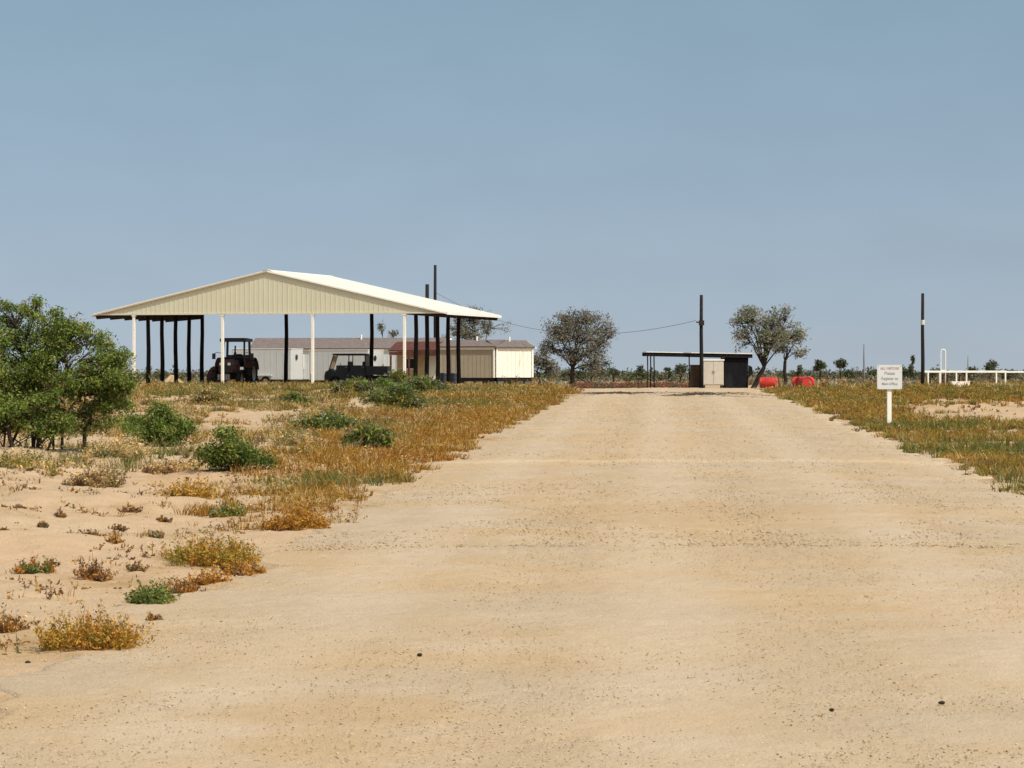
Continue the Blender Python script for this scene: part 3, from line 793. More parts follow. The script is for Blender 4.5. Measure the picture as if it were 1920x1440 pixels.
for i, (px, top, hw, kind, lab) in enumerate(far):
    d = 330.0 + 12*(i % 4); base = HOR + float(below(d))*F/d
    if kind == 'cone': lb = [(px, top+ (base-top)*.62, hw, (base-top)*.34), (px, top+(base-top)*.32, hw*.7, (base-top)*.26)]
    elif kind == 'ball': lb = [(px, top+hw*1.1, hw, hw*1.15), (px-hw*.5, top+hw*1.7, hw*.7, hw*.7), (px+hw*.5, top+hw*1.5, hw*.6, hw*.7)]
    else: lb = [(px, base-(base-top)*.5, hw, (base-top)*.5), (px-hw*.7, base-(base-top)*.35, hw*.6, (base-top)*.35)]
    tree_px('far_tree', lab, 'tree', px, base, d, lb, [S4, G3, S2], [.45, .3, .25], 60, 12, .13 if kind == 'cone' else .17, 200+i, sig=.10 if kind == 'cone' else .18, r0=.08, bark='dark_bark', group='small trees on the far plain')

# scrub of the plain and the dark treeline on the horizon
def scrub(name, label, n, dlo, dhi, xs, hlo, hhi, leaf, per, tints, probs, seed, dens=None):
    r = np.random.default_rng(seed)
    y = r.uniform(dlo, dhi, n); x = r.uniform(-1, 1, n)*xs*y/F*960 + .03*y
    if dens is not None:
        k = r.random(n) < dens(x, y); x, y = x[k], y[k]
    n = len(x)
    z = ground_z(x, y); h = hlo + (hhi-hlo)*r.random(n)**2
    m = 7
    cc = np.repeat(np.stack([x, y, z], -1), m, 0); hh = np.repeat(h, m)
    dd = r.normal(0, 1, (n*m, 3))*np.array([.65, .65, .3]); dd[:, 2] += .45
    cc = cc + dd*hh[:, None]; cc[:, 2] = np.maximum(cc[:, 2], np.repeat(z, m)+.05)
    t = np.repeat(choose(r, n, tints, probs)*r.uniform(.7, 1.25, (n, 1)), m, 0)
    v, f, c = leaves(cc, t, per, leaf*.9, leaf, r)
    o = link(name, array_mesh(name, v, [f], c), M['leaf'])
    return tag(o, label, kind='stuff')
scrub('distant_treeline', 'dark scrub line along the flat horizon', 3600, 400, 900, 1.5, .6, 1.9, .30, 7, [S2, S4, DULL*.6, G3], [.35, .25, .2, .2], 301)
scrub('plain_scrub', 'low brown and olive scrub on the plain beyond the shed', 2000, 185, 430, 1.4, .25, .9, .13, 7, [BROWN, DULL, S3, STRAW*.8, S1], [.3, .25, .2, .1, .15], 302,
      dens=lambda x, y: np.where(np.abs(x-road_x(y)) < 7, .12, .7)*np.where((x < -2) & (y < 235), .0, 1))

def reddish(n, pxa, pxb, dlo, dhi, seed):
    r = np.random.default_rng(seed); y = r.uniform(dlo, dhi, n); x = (r.uniform(pxa, pxb, n)-960)*y/F
    return forbs(x, y, ground_z(x, y), r.uniform(.12, .42, n), 6, 8, choose(r, n, [np.array([.25, .10, .06]), BROWN, DULL*.6, S2], [.4, .3, .15, .15]), np.full(n, .05), r, .9)
v, f, c = join([reddish(420, 1072, 1205, 150, 178, 501), reddish(220, 1200, 1300, 178, 215, 502), reddish(160, 1430, 1475, 152, 170, 503), reddish(260, 1540, 1930, 178, 215, 504)])
tag(link('red_brush', array_mesh('red_brush', v, f, c), M['leaf']), 'low reddish brown dead brush beyond the top of the road', kind='stuff')

# ------------------------------------------------------------------ pole barn
PHI = R(-15.7)
BD = F/31.0
BX = PX(501.5, BD); BZ = EYE - float(below(BD))
barn = thing('pole_barn', 'open pole barn with tan gable, bright white roof and rows of dark posts', 'barn', (BX, BD, BZ), PHI)
HW, OV, DL = 8.70, 2.68, 11.2
ZC, ZR = 4.52, 7.10
SL = (ZR-4.50)/(HW+OV)
def front_post(x, y):
    m = MB(); m.box((x, y, 2.2), (.15, .15, 4.6)); m.box((x, y, 4.40), (.24, .19, .10)); m.box((x, y, .03), (.34, .34, .05))
    tag(m.build('post', M['white_paint'], barn, .008), 'white painted front post')
def dark_post(x, y, ph):
    m = MB(); pts = [(x+.02*math.sin(z*1.3+ph), y+.02*math.cos(z+ph), z) for z in (-.3, .6, 1.5, 2.4, 3.4, ZR-SL*abs(x)-.2)]
    m.tube(pts, [.145, .138, .132, .128, .122, .118], 10)
    tag(m.build('post', M['creosote'], barn, smooth=True), 'dark round timber post')
for x in (-HW, -HW/3, HW/3, HW): front_post(x, 0.0)
for k in range(1, 6):
    for x in (-HW, HW): dark_post(x, DL*k/5, k+x)
for x in (-HW/3, HW/3): dark_post(x, DL, x)
# trusses, their tails show as dark teeth under the eaves
for k in range(0, 6):
    y = DL*k/5 + (.15 if k == 0 else 0)
    m = MB()
    zb = ZC - .06
    for sx in (-1, 1):
        m.beam((sx*(HW+OV-.12), y, ZR-SL*(HW+OV-.12)-.20), (0, y, ZR-.16), .12, .16, up=(0, 1, 0))
        m.prism([(sx*HW, zb-.07), (sx*(HW+OV-.15), ZR-SL*(HW+OV-.15)-.34), (sx*(HW+OV-.15), ZR-SL*(HW+OV-.15)-.16), (sx*HW, ZR-SL*HW-.16)], y-.055, y+.055)
    m.build('truss', M['dark_steel'], barn)
for j in range(0, 9):     # purlins under each slope
    for sx in (-1, 1):
        x = sx*(j+.6)*(HW+OV-.4)/9
        MB().beam((x, .12, ZR-SL*abs(x)-.11), (x, DL+.3, ZR-SL*abs(x)-.11), .07, .12).build('purlin', M['dark_steel'], barn)
# gable sheet with ribs
def gable(y, t, name):
    m = MB(); e = HW+OV-.06
    m.prism([(-e, ZC+.02), (e, ZC+.02), (e, ZR-SL*e-.04), (0, ZR-.04), (-e, ZR-SL*e-.04)], y, y+t)
    x = -e+.15
    while x < e:
        top = ZR-SL*abs(x)-.06
        if top - ZC > .12: m.box((x, y-.006, (ZC+.03+top)/2), (.06, .014, top-ZC-.03))
        x += .305
    return m.build(name, M['gable_tan'], barn)
gable(-.05, .03, 'gable_panel')
m = MB(); m.box((0, -.07, ZC-.03), (2*(HW+OV)-.05, .07, .10)); m.build('gable_trim', M['cream_trim'], barn, .006)
for sx in (-1, 1):
    m = MB(); e = HW+OV
    # one roof slope: thin slab with standing ribs down the slope
    n = Vector((SL*sx, 0, 1)).normalized()
    a, b = Vector((0, 0, ZR)), Vector((sx*e, 0, ZR-SL*e))
    y0, y1 = -.14, DL+.5
    P = [a, b, b-n*.05, a-n*.05]
    m.add([(p.x, y0, p.z) for p in P]+[(p.x, y1, p.z) for p in P], [[0, 1, 2, 3], [7, 6, 5, 4], [0, 4, 5, 1], [1, 5, 6, 2], [2, 6, 7, 3], [3, 7, 4, 0]])
    y = y0+.2
    while y < y1:
        m.beam(a+n*.014+Vector((0, y, 0)), b+n*.014+Vector((0, y, 0)), .03, .05, up=(n.x, n.y, n.z)); y += .46
    tag(m.build('roof_slope', M['roof_white'], barn))
    m = MB(); m.beam(a-n*.09+Vector((0, y0-.02, 0)), b-n*.09+Vector((0, y0-.02, 0)), .16, .035, up=(0, -1, 0)) if False else m.beam(a-n*.06+Vector((0, y0-.02, 0)), b-n*.06+Vector((0, y0-.02, 0)), .035, .08, up=(n.x, n.y, n.z))
    m.build('rake_trim', M['white_paint'] if sx > 0 else M['rake_trim'], barn)
    m = MB(); m.box((sx*(e+.012), (y0+y1)/2, ZR-SL*e-.06), (.02, y1-y0, .14)); m.build('eave_trim', M['roof_white'], barn)
m = MB(); m.prism([(-.3, ZR-.3*SL+.03), (0, ZR+.035), (.3, ZR-.3*SL+.03), (0, ZR+.05)], -.15, DL+.5); m.build('ridge_cap', M['roof_white'], barn)

def at(px, d):
    x = PX(px, d); return (x, d, gz(x, d))
def wheel(parent, c, r, w, hub=.55, axis='x', lugs=0, name='wheel'):
    t = MB(); h = w/2
    t.lathe([(r*hub, -h*.8), (r*.86, -h), (r*.97, -h*.75), (r, -h*.4), (r, h*.4), (r*.97, h*.75), (r*.86, h), (r*hub, h*.8)], c, axis, 28)
    for k in range(lugs):
        a = 2*math.pi*k/lugs
        for sd in (-1, 1):
            q = a + (math.pi/lugs if sd > 0 else 0)
            rot = Matrix.Rotation(q, 3, 'X') @ Matrix.Rotation(sd*.5, 3, 'Z')
            p = Vector((sd*h*.45, math.cos(q)*r*1.0, math.sin(q)*r*1.0))
            t.box(Vector(c)+p, (w*.5, .06, .05), rot)
    tyre = t.build(name, M['rubber'], parent, smooth=False)
    m = MB(); m.lathe([(.02, -h*.25), (r*.3, -h*.35), (r*hub*1.01, -h*.75), (r*hub*1.01, h*.75), (r*.3, h*.35), (.02, h*.25)], c, axis, 20)
    m.build('rim', M['steel'], tyre)
    return tyre

# ------------------------------------------------------------------ tractor
tx, ty, tz = at(436, BD+5.2)
tr = thing('tractor', 'dark red tractor with a canopy roof parked nose out under the barn', 'tractor', (tx, ty, tz), R(-9))
tr.scale = (1.06, 1.06, 1.06)
for sx in (-1, 1):
    wheel(tr, (sx*.88, 1.0, .80), .80, .44, .55, lugs=16)
    wheel(tr, (sx*.74, -1.15, .50), .50, .30, .55, lugs=12)
    m = MB(); pr = [(math.cos(a)*.92, math.sin(a)*.92) for a in np.linspace(.25, 2.75, 9)]
    for i in range(8):
        p0, p1 = pr[i], pr[i+1]
        m.beam((sx*.88, 1.0+p0[0], .8+p0[1]), (sx*.88, 1.0+p1[0], .8+p1[1]), .5, .04, up=(1, 0, 0)) if False else m.add(
            [(sx*.88-.25, 1.0+p0[0], .8+p0[1]), (sx*.88+.25, 1.0+p0[0], .8+p0[1]), (sx*.88+.25, 1.0+p1[0], .8+p1[1]), (sx*.88-.25, 1.0+p1[0], .8+p1[1]),
             (sx*.88-.25, 1.0+p0[0]*1.04, .8+p0[1]*1.04), (sx*.88+.25, 1.0+p0[0]*1.04, .8+p0[1]*1.04), (sx*.88+.25, 1.0+p1[0]*1.04, .8+p1[1]*1.04), (sx*.88-.25, 1.0+p1[0]*1.04, .8+p1[1]*1.04)],
            [[0, 1, 2, 3], [4, 7, 6, 5], [0, 4, 5, 1], [2, 6, 7, 3], [0, 3, 7, 4], [1, 5, 6, 2]])
    m.build('fender', M['tractor_red'], tr)
    m = MB(); m.lathe([(.01, -.04), (.09, -.04), (.10, .03), (.01, .03)], (sx*.24, -1.74, 1.36), 'y', 14); m.build('headlight', M['lamp_glass'], tr)
    m = MB(); m.tube([(sx*.6, .25, 2.0), (sx*1.0, .1, 2.05), (sx*1.12, .08, 1.98)], .018, 6); m.box((sx*1.15, .08, 1.82), (.20, .05, .34)); m.build('mirror', M['black_paint'], tr, .005)
m = MB(); m.prism([(-.40, .85), (.40, .85), (.42, 1.30), (.32, 1.58), (.12, 1.64), (-.12, 1.64), (-.32, 1.58), (-.42, 1.30)], -1.68, .2); m.build('hood', M['tractor_red'], tr, .02)
m = MB(); m.box((0, -1.70, 1.12), (.62, .05, .50))
for k in range(6): m.box((0, -1.735, .92+k*.08), (.58, .03, .025))
m.build('grille', M['black_paint'], tr)
m = MB(); m.box((0, -.3, .72), (.44, 2.9, .32)); m.box((0, .95, .80), (1.3, .5, .45)); m.box((0, -1.15, .52), (1.25, .16, .14)); m.box((0, -1.85, .62), (.70, .26, .30)); m.build('chassis', M['dark_steel'], tr, .015)
m = MB()
for k in range(6): m.box((-.30+k*.12, -2.03, .60), (.09, .14, .34))
m.build('front_weights', M['steel'], tr, .01)
m = MB()
for sx in (-1, 1):
    m.tube([(sx*.66, .22, 1.0), (sx*.64, .28, 2.0), (sx*.62, .38, 2.72)], .06, 6); m.tube([(sx*.70, 1.42, 1.2), (sx*.66, 1.40, 2.72)], .075, 6)
    m.beam((sx*.68, .25, 1.75), (sx*.70, 1.42, 1.75), .05, .05)
m.beam((-.65, .25, 1.75), (.65, .25, 1.75), .06, .06)
m.build('cab_frame', M['black_paint'], tr)
m = MB(); m.box((0, .88, 2.77), (1.60, 1.60, .19)); m.box((0, .88, 2.87), (1.25, 1.25, .06)); m.build('canopy_roof', M['black_paint'], tr, .02)
MB().box((0, 1.40, 1.55), (1.24, .04, .72)).build('rear_panel', M['black_paint'], tr)
m = MB(); m.box((0, 1.02, 1.35), (.52, .5, .14)); m.box((0, 1.26, 1.68), (.52, .12, .56)); m.build('seat', M['seat_vinyl'], tr, .03)
m = MB(); m.lathe([(.20, -.015), (.225, 0), (.20, .015)], (0, .52, 1.80), 'z', 18); m.tube([(0, .25, 1.5), (0, .52, 1.80)], .025, 6); m.build('steering_wheel', M['black_paint'], tr)
m = MB(); m.tube([(.30, -.55, 1.55), (.30, -.55, 2.25), (.30, -.50, 2.42)], [.045, .045, .05], 8); m.tube([(.30, -.55, 1.75), (.30, -.55, 2.05)], .075, 10); m.build('exhaust', M['dark_steel'], tr)
for x in (-.66, .66): MB().box((x, .55, .55), (.34, .5, .05)).build('step', M['dark_steel'], tr)

ix, iy, iz = at(399, BD+4.6)
im = thing('box_scraper', 'low dark red farm scraper blade standing left of the tractor', 'implement', (ix, iy, iz), R(-25))
m = MB(); m.prism([(-.42, .0), (.42, .0), (.42, .95), (.05, 1.30), (-.25, 1.05), (-.42, .7)], -.05, .05); m.build('blade', M['rust_red'], im, .01)
m = MB(); m.box((-.4, .45, .35), (.04, .9, .7)); m.box((.4, .45, .35), (.04, .9, .7)); m.build('side_plate', M['rust_red'], im)
m = MB(); m.tube([(-.35, .9, .7), (0, .75, 1.35), (.35, .9, .7)], .04, 6); m.tube([(0, .75, 1.35), (0, .05, 1.1)], .035, 6); m.build('hitch_frame', M['dark_steel'], im)

# ------------------------------------------------------------------ utility vehicle
ux_, uy_, uz_ = at(671, BD+6.5)
uv = thing('utility_vehicle', 'black roofed utility buggy with a cargo bed, half hidden by shrubs', 'utility vehicle', (ux_, uy_, uz_), R(-8))
for x in (-1.30, 1.25):
    for y in (-.62, .62): wheel(uv, (x, y, .36), .36, .26, .5, axis='y')
m = MB(); m.prism([(-2.0, .45), (.62, .45), (.62, .95), (-1.35, 1.0), (-1.62, 1.14), (-1.95, .98), (-2.02, .7)], -.66, .66); m.build('body', M['black_paint'], uv, .02)
m = MB(); m.box((1.32, 0, .82), (1.36, 1.34, .08))
for y in (-.66, .66): m.box((1.32, y, 1.08), (1.36, .05, .5))
for x in (.66, 1.99): m.box((x, 0, 1.08), (.05, 1.32, .5))
m.box((1.3, 0, .6), (1.3, .7, .3)); m.build('cargo_bed', M['black_paint'], uv, .01)
m = MB()
for y in (-.64, .64):
    m.tube([(-1.72, y, 1.05), (-1.42, y, 2.02)], .035, 6); m.tube([(-.45, y, .9), (-.45, y, 2.02)], .03, 6); m.tube([(.60, y, .9), (.58, y, 2.02)], .035, 6)
    m.tube([(-1.42, y, 2.02), (.58, y, 2.02)], .03, 6)
m.build('roll_cage', M['black_paint'], uv)
m = MB(); m.box((-.42, 0, 2.08), (2.15, 1.45, .07)); m.build('roof', M['black_paint'], uv, .02)
for x0_, x1_, zt in ((-1.30, -.50, 1.38), (-.40, .56, 1.38)):
    for y in (-.665, .665):
        dr_ = MB().prism([(x0_, .5), (x1_, .5), (x1_, zt), (x0_+.06, zt)], y-.02, y+.02).build('door', M['black_paint'], uv)
        MB().box((x1_-.12, y+math.copysign(.03, y), zt-.12), (.12, .03, .03)).build('handle', M['steel'], dr_)
MB().box((.60, 0, 1.45), (.04, 1.24, 1.1)).build('rear_panel', M['black_paint'], uv)
m = MB(); m.add([(-1.70, -.6, 1.08), (-1.70, .6, 1.08), (-1.44, .6, 1.98), (-1.44, -.6, 1.98), (-1.68, -.6, 1.08), (-1.68, .6, 1.08), (-1.42, .6, 1.98), (-1.42, -.6, 1.98)], [[0, 1, 2, 3], [7, 6, 5, 4], [0, 4, 5, 1], [1, 5, 6, 2], [2, 6, 7, 3], [3, 7, 4, 0]]); m.build('windshield', M['window_dark'], uv)
for x in (-.62, .32):
    m = MB(); m.box((x-.1, 0, 1.05), (.5, 1.2, .16)); m.box((x+.14, 0, 1.36), (.12, 1.2, .52)); m.build('seat', M['seat_vinyl'], uv, .02)
m = MB(); m.lathe([(.15, -.012), (.17, 0), (.15, .012)], (-1.05, -.3, 1.38), 'x', 16); m.tube([(-1.3, -.3, 1.1), (-1.05, -.3, 1.38)], .02, 6); m.build('steering_wheel', M['black_paint'], uv)
for y in (-.45, .45):
    m = MB(); m.box((-1.99, y, .86), (.05, .2, .1)); m.build('headlight', M['lamp_glass'], uv, .01)

# ------------------------------------------------------------------ trailers and buildings behind the barn
def trailer(px, d, ln, w, h, rz, label, lift=.45):
    """Enclosed trailer, long side to the viewer, front end at +x."""
    t = thing('cargo_trailer', label, 'trailer', at(px, d), rz, 'white cargo trailers behind the barn')
    m = MB(); m.box((-ln/2, w/2, lift+h/2), (ln, w, h))
    m.build('body', M['trailer_white'], t, .05)
    m = MB()
    x = -ln+.35
    while x < -.2:
        m.box((x, -.006, lift+h/2), (.03, .012, h-.25)); x += .42
    m.build('side_rib', M['trailer_white'], t)
    m = MB(); m.box((-ln/2, w/2, lift+h+.02), (ln+.04, w+.04, .05)); m.build('roof_edge', M['white_paint'], t, .01)
    m = MB(); m.box((-ln/2, w/2, lift-.07), (ln-.05, w-.1, .12)); m.beam((0, w*.25, lift-.08), (1.15, w/2, lift-.05), .08, .1); m.beam((0, w*.75, lift-.08), (1.15, w/2, lift-.05), .08, .1); m.build('frame', M['dark_steel'], t)
    for x in (-ln*.52, -ln*.52+.8):
        for y in (.02, w-.02):
            wheel(t, (x-.4, y, .34), .34, .2, .55, axis='y')
    m = MB(); m.box((-ln*.52, -.08, .74), (1.75, .22, .05)); m.build('fender', M['trailer_white'], t)
    m = MB(); m.lathe([(.01, -.02), (.17, -.02), (.19, .02), (.01, .02)], (.03, w*.42, lift+h*.74), 'x', 18); m.build('vent_window', M['window_dark'], t)
    m = MB(); m.tube([(1.0, w/2, lift+.4), (1.0, w/2, .05)], .035, 6); m.build('jack', M['dark_steel'], t)
    return t
trailer(546, 196.5, 4.3, 2.2, 2.05, R(-17), 'white cargo trailer with a grey shaded side behind the tractor')
trailer(690, 203.0, 4.7, 2.3, 2.1, R(-26), 'white cargo trailer whose white end shows right of the black buggy')

def building(name, label, px, d, rz, ln, w, h, lift, rise, wallm, roofm, group='low buildings behind the barn', over=.15, windows=(), door=None, trim=True, piers=True, barge=True):
    """Origin at the right end of the front wall's foot; front along -x; roof ridge along x."""
    b = thing(name, label, 'building', at(px, d), rz, group)
    m = MB()
    m.add([], [])
    z0, z1 = lift, lift+h
    # body with gable ends: profile in y-z pushed along x
    prof = [(0, z0), (w, z0), (w, z1), (w/2, z1+rise), (0, z1)]
    n = len(prof)
    m.add([(0, y, z) for y, z in prof]+[(-ln, y, z) for y, z in prof], [list(range(n)), list(range(2*n-1, n-1, -1))]+[[i, i+n, (i+1) % n+n, (i+1) % n] for i in range(n)])
    x = -.3
    while x > -ln+.1:
        m.box((x, -.008, (z0+z1)/2), (.035, .016, h-.1)); x -= .3
    y = .25
    while y < w-.1:
        m.box((.008, y, (z0+z1)/2), (.016, .035, h-.1)); y += .3
    wl = m.build('wall', wallm, b)
    m = MB()
    sl = rise/(w/2)
    for sd in (0, 1):
        e = -over if sd == 0 else w+over
        a = Vector((0, w/2, z1+rise)); q = Vector((0, e, z1-sl*over))
        nn = Vector((0, (-sl if sd == 0 else sl), 1)).normalized()
        P = [a+nn*.02, q+nn*.02, q+nn*.10, a+nn*.10]
        m.add([(over, p.y, p.z) for p in P]+[(-ln-over, p.y, p.z) for p in P], [[0, 1, 2, 3], [7, 6, 5, 4], [0, 4, 5, 1], [1, 5, 6, 2], [2, 6, 7, 3], [3, 7, 4, 0]])
    rf = m.build('roof', roofm, b)
    m = MB(); m.tube([(-ln*.45, w*.42, z1+rise*.8), (-ln*.45, w*.42, z1+rise+.32)], .07, 10); m.build('vent_pipe', M['white_paint'], rf)
    if trim:
        m = MB()
        m.box((-ln/2, -.02, z1-.08), (ln+.08, .04, .17)); m.box((.022, w/2, z0+.05), (.04, w, .1))
        for x, y in ((.012, -.012), (-ln-.012, -.012), (.012, w+.012)): m.box((x, y, (z0+z1)/2), (.11, .11, h-.02))
        if barge:
            for y0_, y1_ in ((-over, w/2), (w+over, w/2)):
                m.beam((over+.02, y0_, z1-sl*over+.0 if True else 0), (over+.02, y1_, z1+rise+.02), .04, .2, up=(1, 0, 0))
        m.build('trim', M['white_paint'], b)
    for (x, z, ww, hh) in windows:
        fr_ = MB(); fr_.box((x, -.03, z), (ww+.12, .05, hh+.12)); fo = fr_.build('window', M['white_paint'], b)
        MB().box((x, -.058, z), (ww, .02, hh)).build('pane', M['window_dark'], fo)
    if door:
        x, ww, hh = door
        MB().box((x, -.03, z0+hh/2), (ww, .05, hh)).build('door', M['white_paint'], b, .01)
    if piers:
        k = max(2, int(ln/1.8))
        for i in range(k):
            xx = -.3-(ln-.6)*i/(k-1)
            for yy in (.25, w-.25):
                MB().box((xx, yy, lift/2-.05), (.38, .38, lift-.02+.1)).build('pier', M['concrete'], b)
        MB().box((-ln/2, w/2, lift-.13), (ln-.1, w-.1, .24)).build('floor_frame', M['crawl'], b)
    return b
building('mobile_home', 'long mobile home whose mauve roof runs behind both trailers', 832, 216.0, R(-8), 14.5, 4.2, 2.25, .45, .75, M['trailer_white'], M['mauve_roof'],
         windows=((-3.0, 1.75, .9, .9), (-8.0, 1.75, .9, .9), (-11, 1.75, .9, .9)))
building('portable_office', 'taupe portable office on dark piers between barn posts and white building', 926, 196.0, R(-20), 3.9, 3.4, 2.05, .60, .42, M['taupe'], M['mauve_roof'], windows=(), barge=False)
building('white_shed', 'bright white portable building with a small mauve roof left of the round tree', 998, 197.0, R(22), 2.55, 3.0, 2.0, .62, .42, M['white_paint'], M['mauve_roof'])
# tan cabin with rust red porch
cb = thing('tan_cabin', 'tan cabin with rust red porch posts and beam behind the right half of the barn', 'building', at(834, 203.0), R(-12), 'low buildings behind the barn')
m = MB(); m.box((-1.8, 2.0, 1.30), (3.6, 2.6, 2.6))
for k in range(11): m.box((-.2-k*.33, .692, 1.3), (.03, .02, 2.4))
m.build('wall', M['tan_wall'], cb)
m = MB(); m.add([(-3.9, -.5, 2.45), (.25, -.5, 2.45), (.25, 1.9, 3.05), (-3.9, 1.9, 3.05), (-3.9, -.5, 2.55), (.25, -.5, 2.55), (.25, 1.9, 3.15), (-3.9, 1.9, 3.15)],
                [[0, 1, 2, 3], [4, 7, 6, 5], [0, 4, 5, 1], [1, 5, 6, 2], [2, 6, 7, 3], [3, 7, 4, 0]])
m.prism([(-3.9, 2.64), (.25, 2.64), (.25, 3.05), (-3.9, 3.05)], 1.92, 3.4); m.build('roof', M['rust_red'], cb)
MB().box((-1.83, -.42, 2.30), (4.05, .12, .22)).build('porch_beam', M['rust_red'], cb)
for x in (-3.75, -2.45, -1.2, .1): MB().box((x, -.42, 1.08), (.12, .12, 2.2)).build('porch_post', M['rust_red'], cb)
d_ = MB().box((-1.05, .675, 1.1), (.85, .05, 2.1)).build('door', M['white_paint'], cb, .01)
MB().box((-.72, .64, 1.1), (.05, .05, .14)).build('handle', M['steel'], d_)
w_ = MB().box((-2.6, .675, 1.6), (.85, .05, .8)).build('window', M['white_paint'], cb)
MB().box((-2.6, .645, 1.6), (.7, .02, .66)).build('pane', M['window_dark'], w_)

def drum(px, d, label, mat, r=.29, h=.88, group=None, lying=None):
    t = thing('drum', label, 'drum', at(px, d), 0, group)
    prof = [(.01, 0), (r*.96, 0), (r, .03), (r, h*.32), (r*1.05, h*.34), (r, h*.36), (r, h*.65), (r*1.05, h*.67), (r, h*.69), (r, h-.03), (r*.96, h), (r*.9, h-.03), (.01, h-.03)]
    m = MB(); m.lathe(prof, (0, 0, 0), 'z', 24); m.build('shell', M[mat], t)
    m = MB(); m.lathe([(.01, 0), (.05, 0), (.05, .03), (.01, .03)], (r*.5, 0, h-.03), 'z', 10); m.build('bung', M['steel'], t)
    if lying is not None:
        t.rotation_euler = (R(90), 0, lying); t.location.z += r
    return t
dg_ = 'dark drums at the right back corner of the barn'
drum(833, 189.5, 'dark drum standing in the shade left of its pair by the barn posts', 'blue_drum', group=dg_)
drum(852, 190.5, 'dark drum standing in the shade right of its pair by the barn posts', 'blue_drum', group=dg_)

# sand heap seen between the left barn posts
def mound(px, d, rx, ry, h, label, mat):
    r = np.random.default_rng(int(px)); n, k = 40, 14
    v = [(0, 0, h)]; f = []
    for j in range(1, k+1):
        t = j/k
        for i in range(n):
            a = 2*math.pi*i/n
            w = 1 + .10*math.sin(3*a+1) + .06*math.sin(7*a)
            v.append((rx*w*t*math.cos(a), ry*w*t*math.sin(a), h*(1-t)**1.15*(1+.1*math.sin(5*a+4*t)) - .12*t))
    f = [[0, 1+i, 1+(i+1) % n] for i in range(n)]
    for j in range(k-1):
        for i in range(n):
            a = 1+j*n+i; b = 1+j*n+(i+1) % n
            f.append([a, a+n, b+n, b])
    o = MB().add(v, f).build('sand_pile', mat, smooth=True); o.location = at(px, d)
    tag(o, label, 'sand pile')
mound(322, 214, 1.5, 1.2, .85, 'pale sand heap seen between the left barn posts', M['sand'])

# ------------------------------------------------------------------ open shed
shx, shy, shz = at(1312, 166.0)
sh = thing('open_shed', 'low flat roofed open shed with a charcoal end wall', 'shed', (shx, shy, shz), R(2))
sp_ = 1/33.1
def sx_(px): return (px-1312)*sp_
m = MB(); m.prism([(sx_(1211), 2.02), (sx_(1410), 1.92), (sx_(1410), 1.965), (sx_(1211), 2.065)], -.35, 2.8)
rf = m.build('roof', M['roof_white'], sh)
m = MB(); m.prism([(sx_(1211), 1.82), (sx_(1410), 1.70), (sx_(1410), 1.916), (sx_(1211), 2.016)], -.30, -.18)
m.prism([(sx_(1211), 1.82), (sx_(1410), 1.70), (sx_(1410), 1.916), (sx_(1211), 2.016)], 2.55, 2.67)
for k in range(8):
    px = 1216 + k*26; z = 2.0 - (px-1211)*.1/193
    m.beam((sx_(px), -.17, z-.09), (sx_(px), 2.54, z-.09), .07, .14)
m.build('roof_beam', M['charcoal'], sh)
for px, y in ((1214, 0), (1223, 1.2), (1233, 2.5), (1300, 2.5), (1352, -.1)):
    MB().tube([(sx_(px), y, -.1), (sx_(px)+.01, y, .9), (sx_(px), y, 1.86)], .035, 8).build('post', M['dark_steel'], sh)
m = MB(); m.prism([(sx_(1358), 0.0), (sx_(1398), 0.0), (sx_(1402), 1.0), (sx_(1403), 1.715), (sx_(1358), 1.74)], -.15, -.10)
m.prism([(sx_(1362), 0.0), (sx_(1402), 0.0), (sx_(1402), 1.70), (sx_(1362), 1.72)], 2.45, 2.5)
m.box((sx_(1402), 1.2, .85), (.04, 2.5, 1.7))
for k in range(9): m.box((sx_(1361+k*4.4), -.158, .85), (.03, .014, 1.65))
m.build('end_wall', M['charcoal'], sh)
m = MB(); m.prism([(sx_(1403), .55), (sx_(1412), .85), (sx_(1410), 1.2), (sx_(1403), 1.3)], -.12, -.06); m.build('torn_sheet', M['charcoal'], sh)
c0 = thing('storage_cabinet', 'cream steel cabinet with a pale top standing inside the open shed', 'cabinet', (shx+sx_(1337), shy-.28, shz), R(2))
m = MB(); m.box((0, .4, .85), (1.16, .8, 1.38)); m.build('body', M['cabinet'], c0, .01)
m = MB(); m.box((0, .4, 1.585), (1.24, .88, .08)); m.build('top', M['white_paint'], c0, .01)
for sx in (-1, 1):
    dd = MB().box((sx*.285, -.012, .85), (.55, .02, 1.28)).build('door', M['cabinet'], c0, .004)
    MB().box((sx*.05, -.034, .9), (.025, .03, .16)).build('handle', M['steel'], dd)
m = MB()
for x in (-.5, .5): m.box((x, .4, .08), (.08, .7, .16))
m.build('skid', M['brown_wood'], c0)
k0 = thing('wooden_crate', 'tall brown slatted crate left of the cream cabinet in the shed', 'crate', (shx+sx_(1306), shy+.8, shz), R(4))
m = MB()
for i in range(5): m.box((-.22+i*.11, -.26, .65), (.085, .025, 1.26)); m.box((-.22+i*.11, .26, .65), (.085, .025, 1.26))
for i in range(5): m.box((-.27, -.22+i*.11, .65), (.025, .085, 1.26)); m.box((.27, -.22+i*.11, .65), (.025, .085, 1.26))
m.build('slat_side', M['brown_wood'], k0)
for z in (.15, .65, 1.15): MB().box((0, -.285, z), (.60, .025, .09)).build('batten', M['brown_wood'], k0)
MB().box((0, 0, 1.30), (.60, .58, .04)).build('lid', M['brown_wood'], k0)

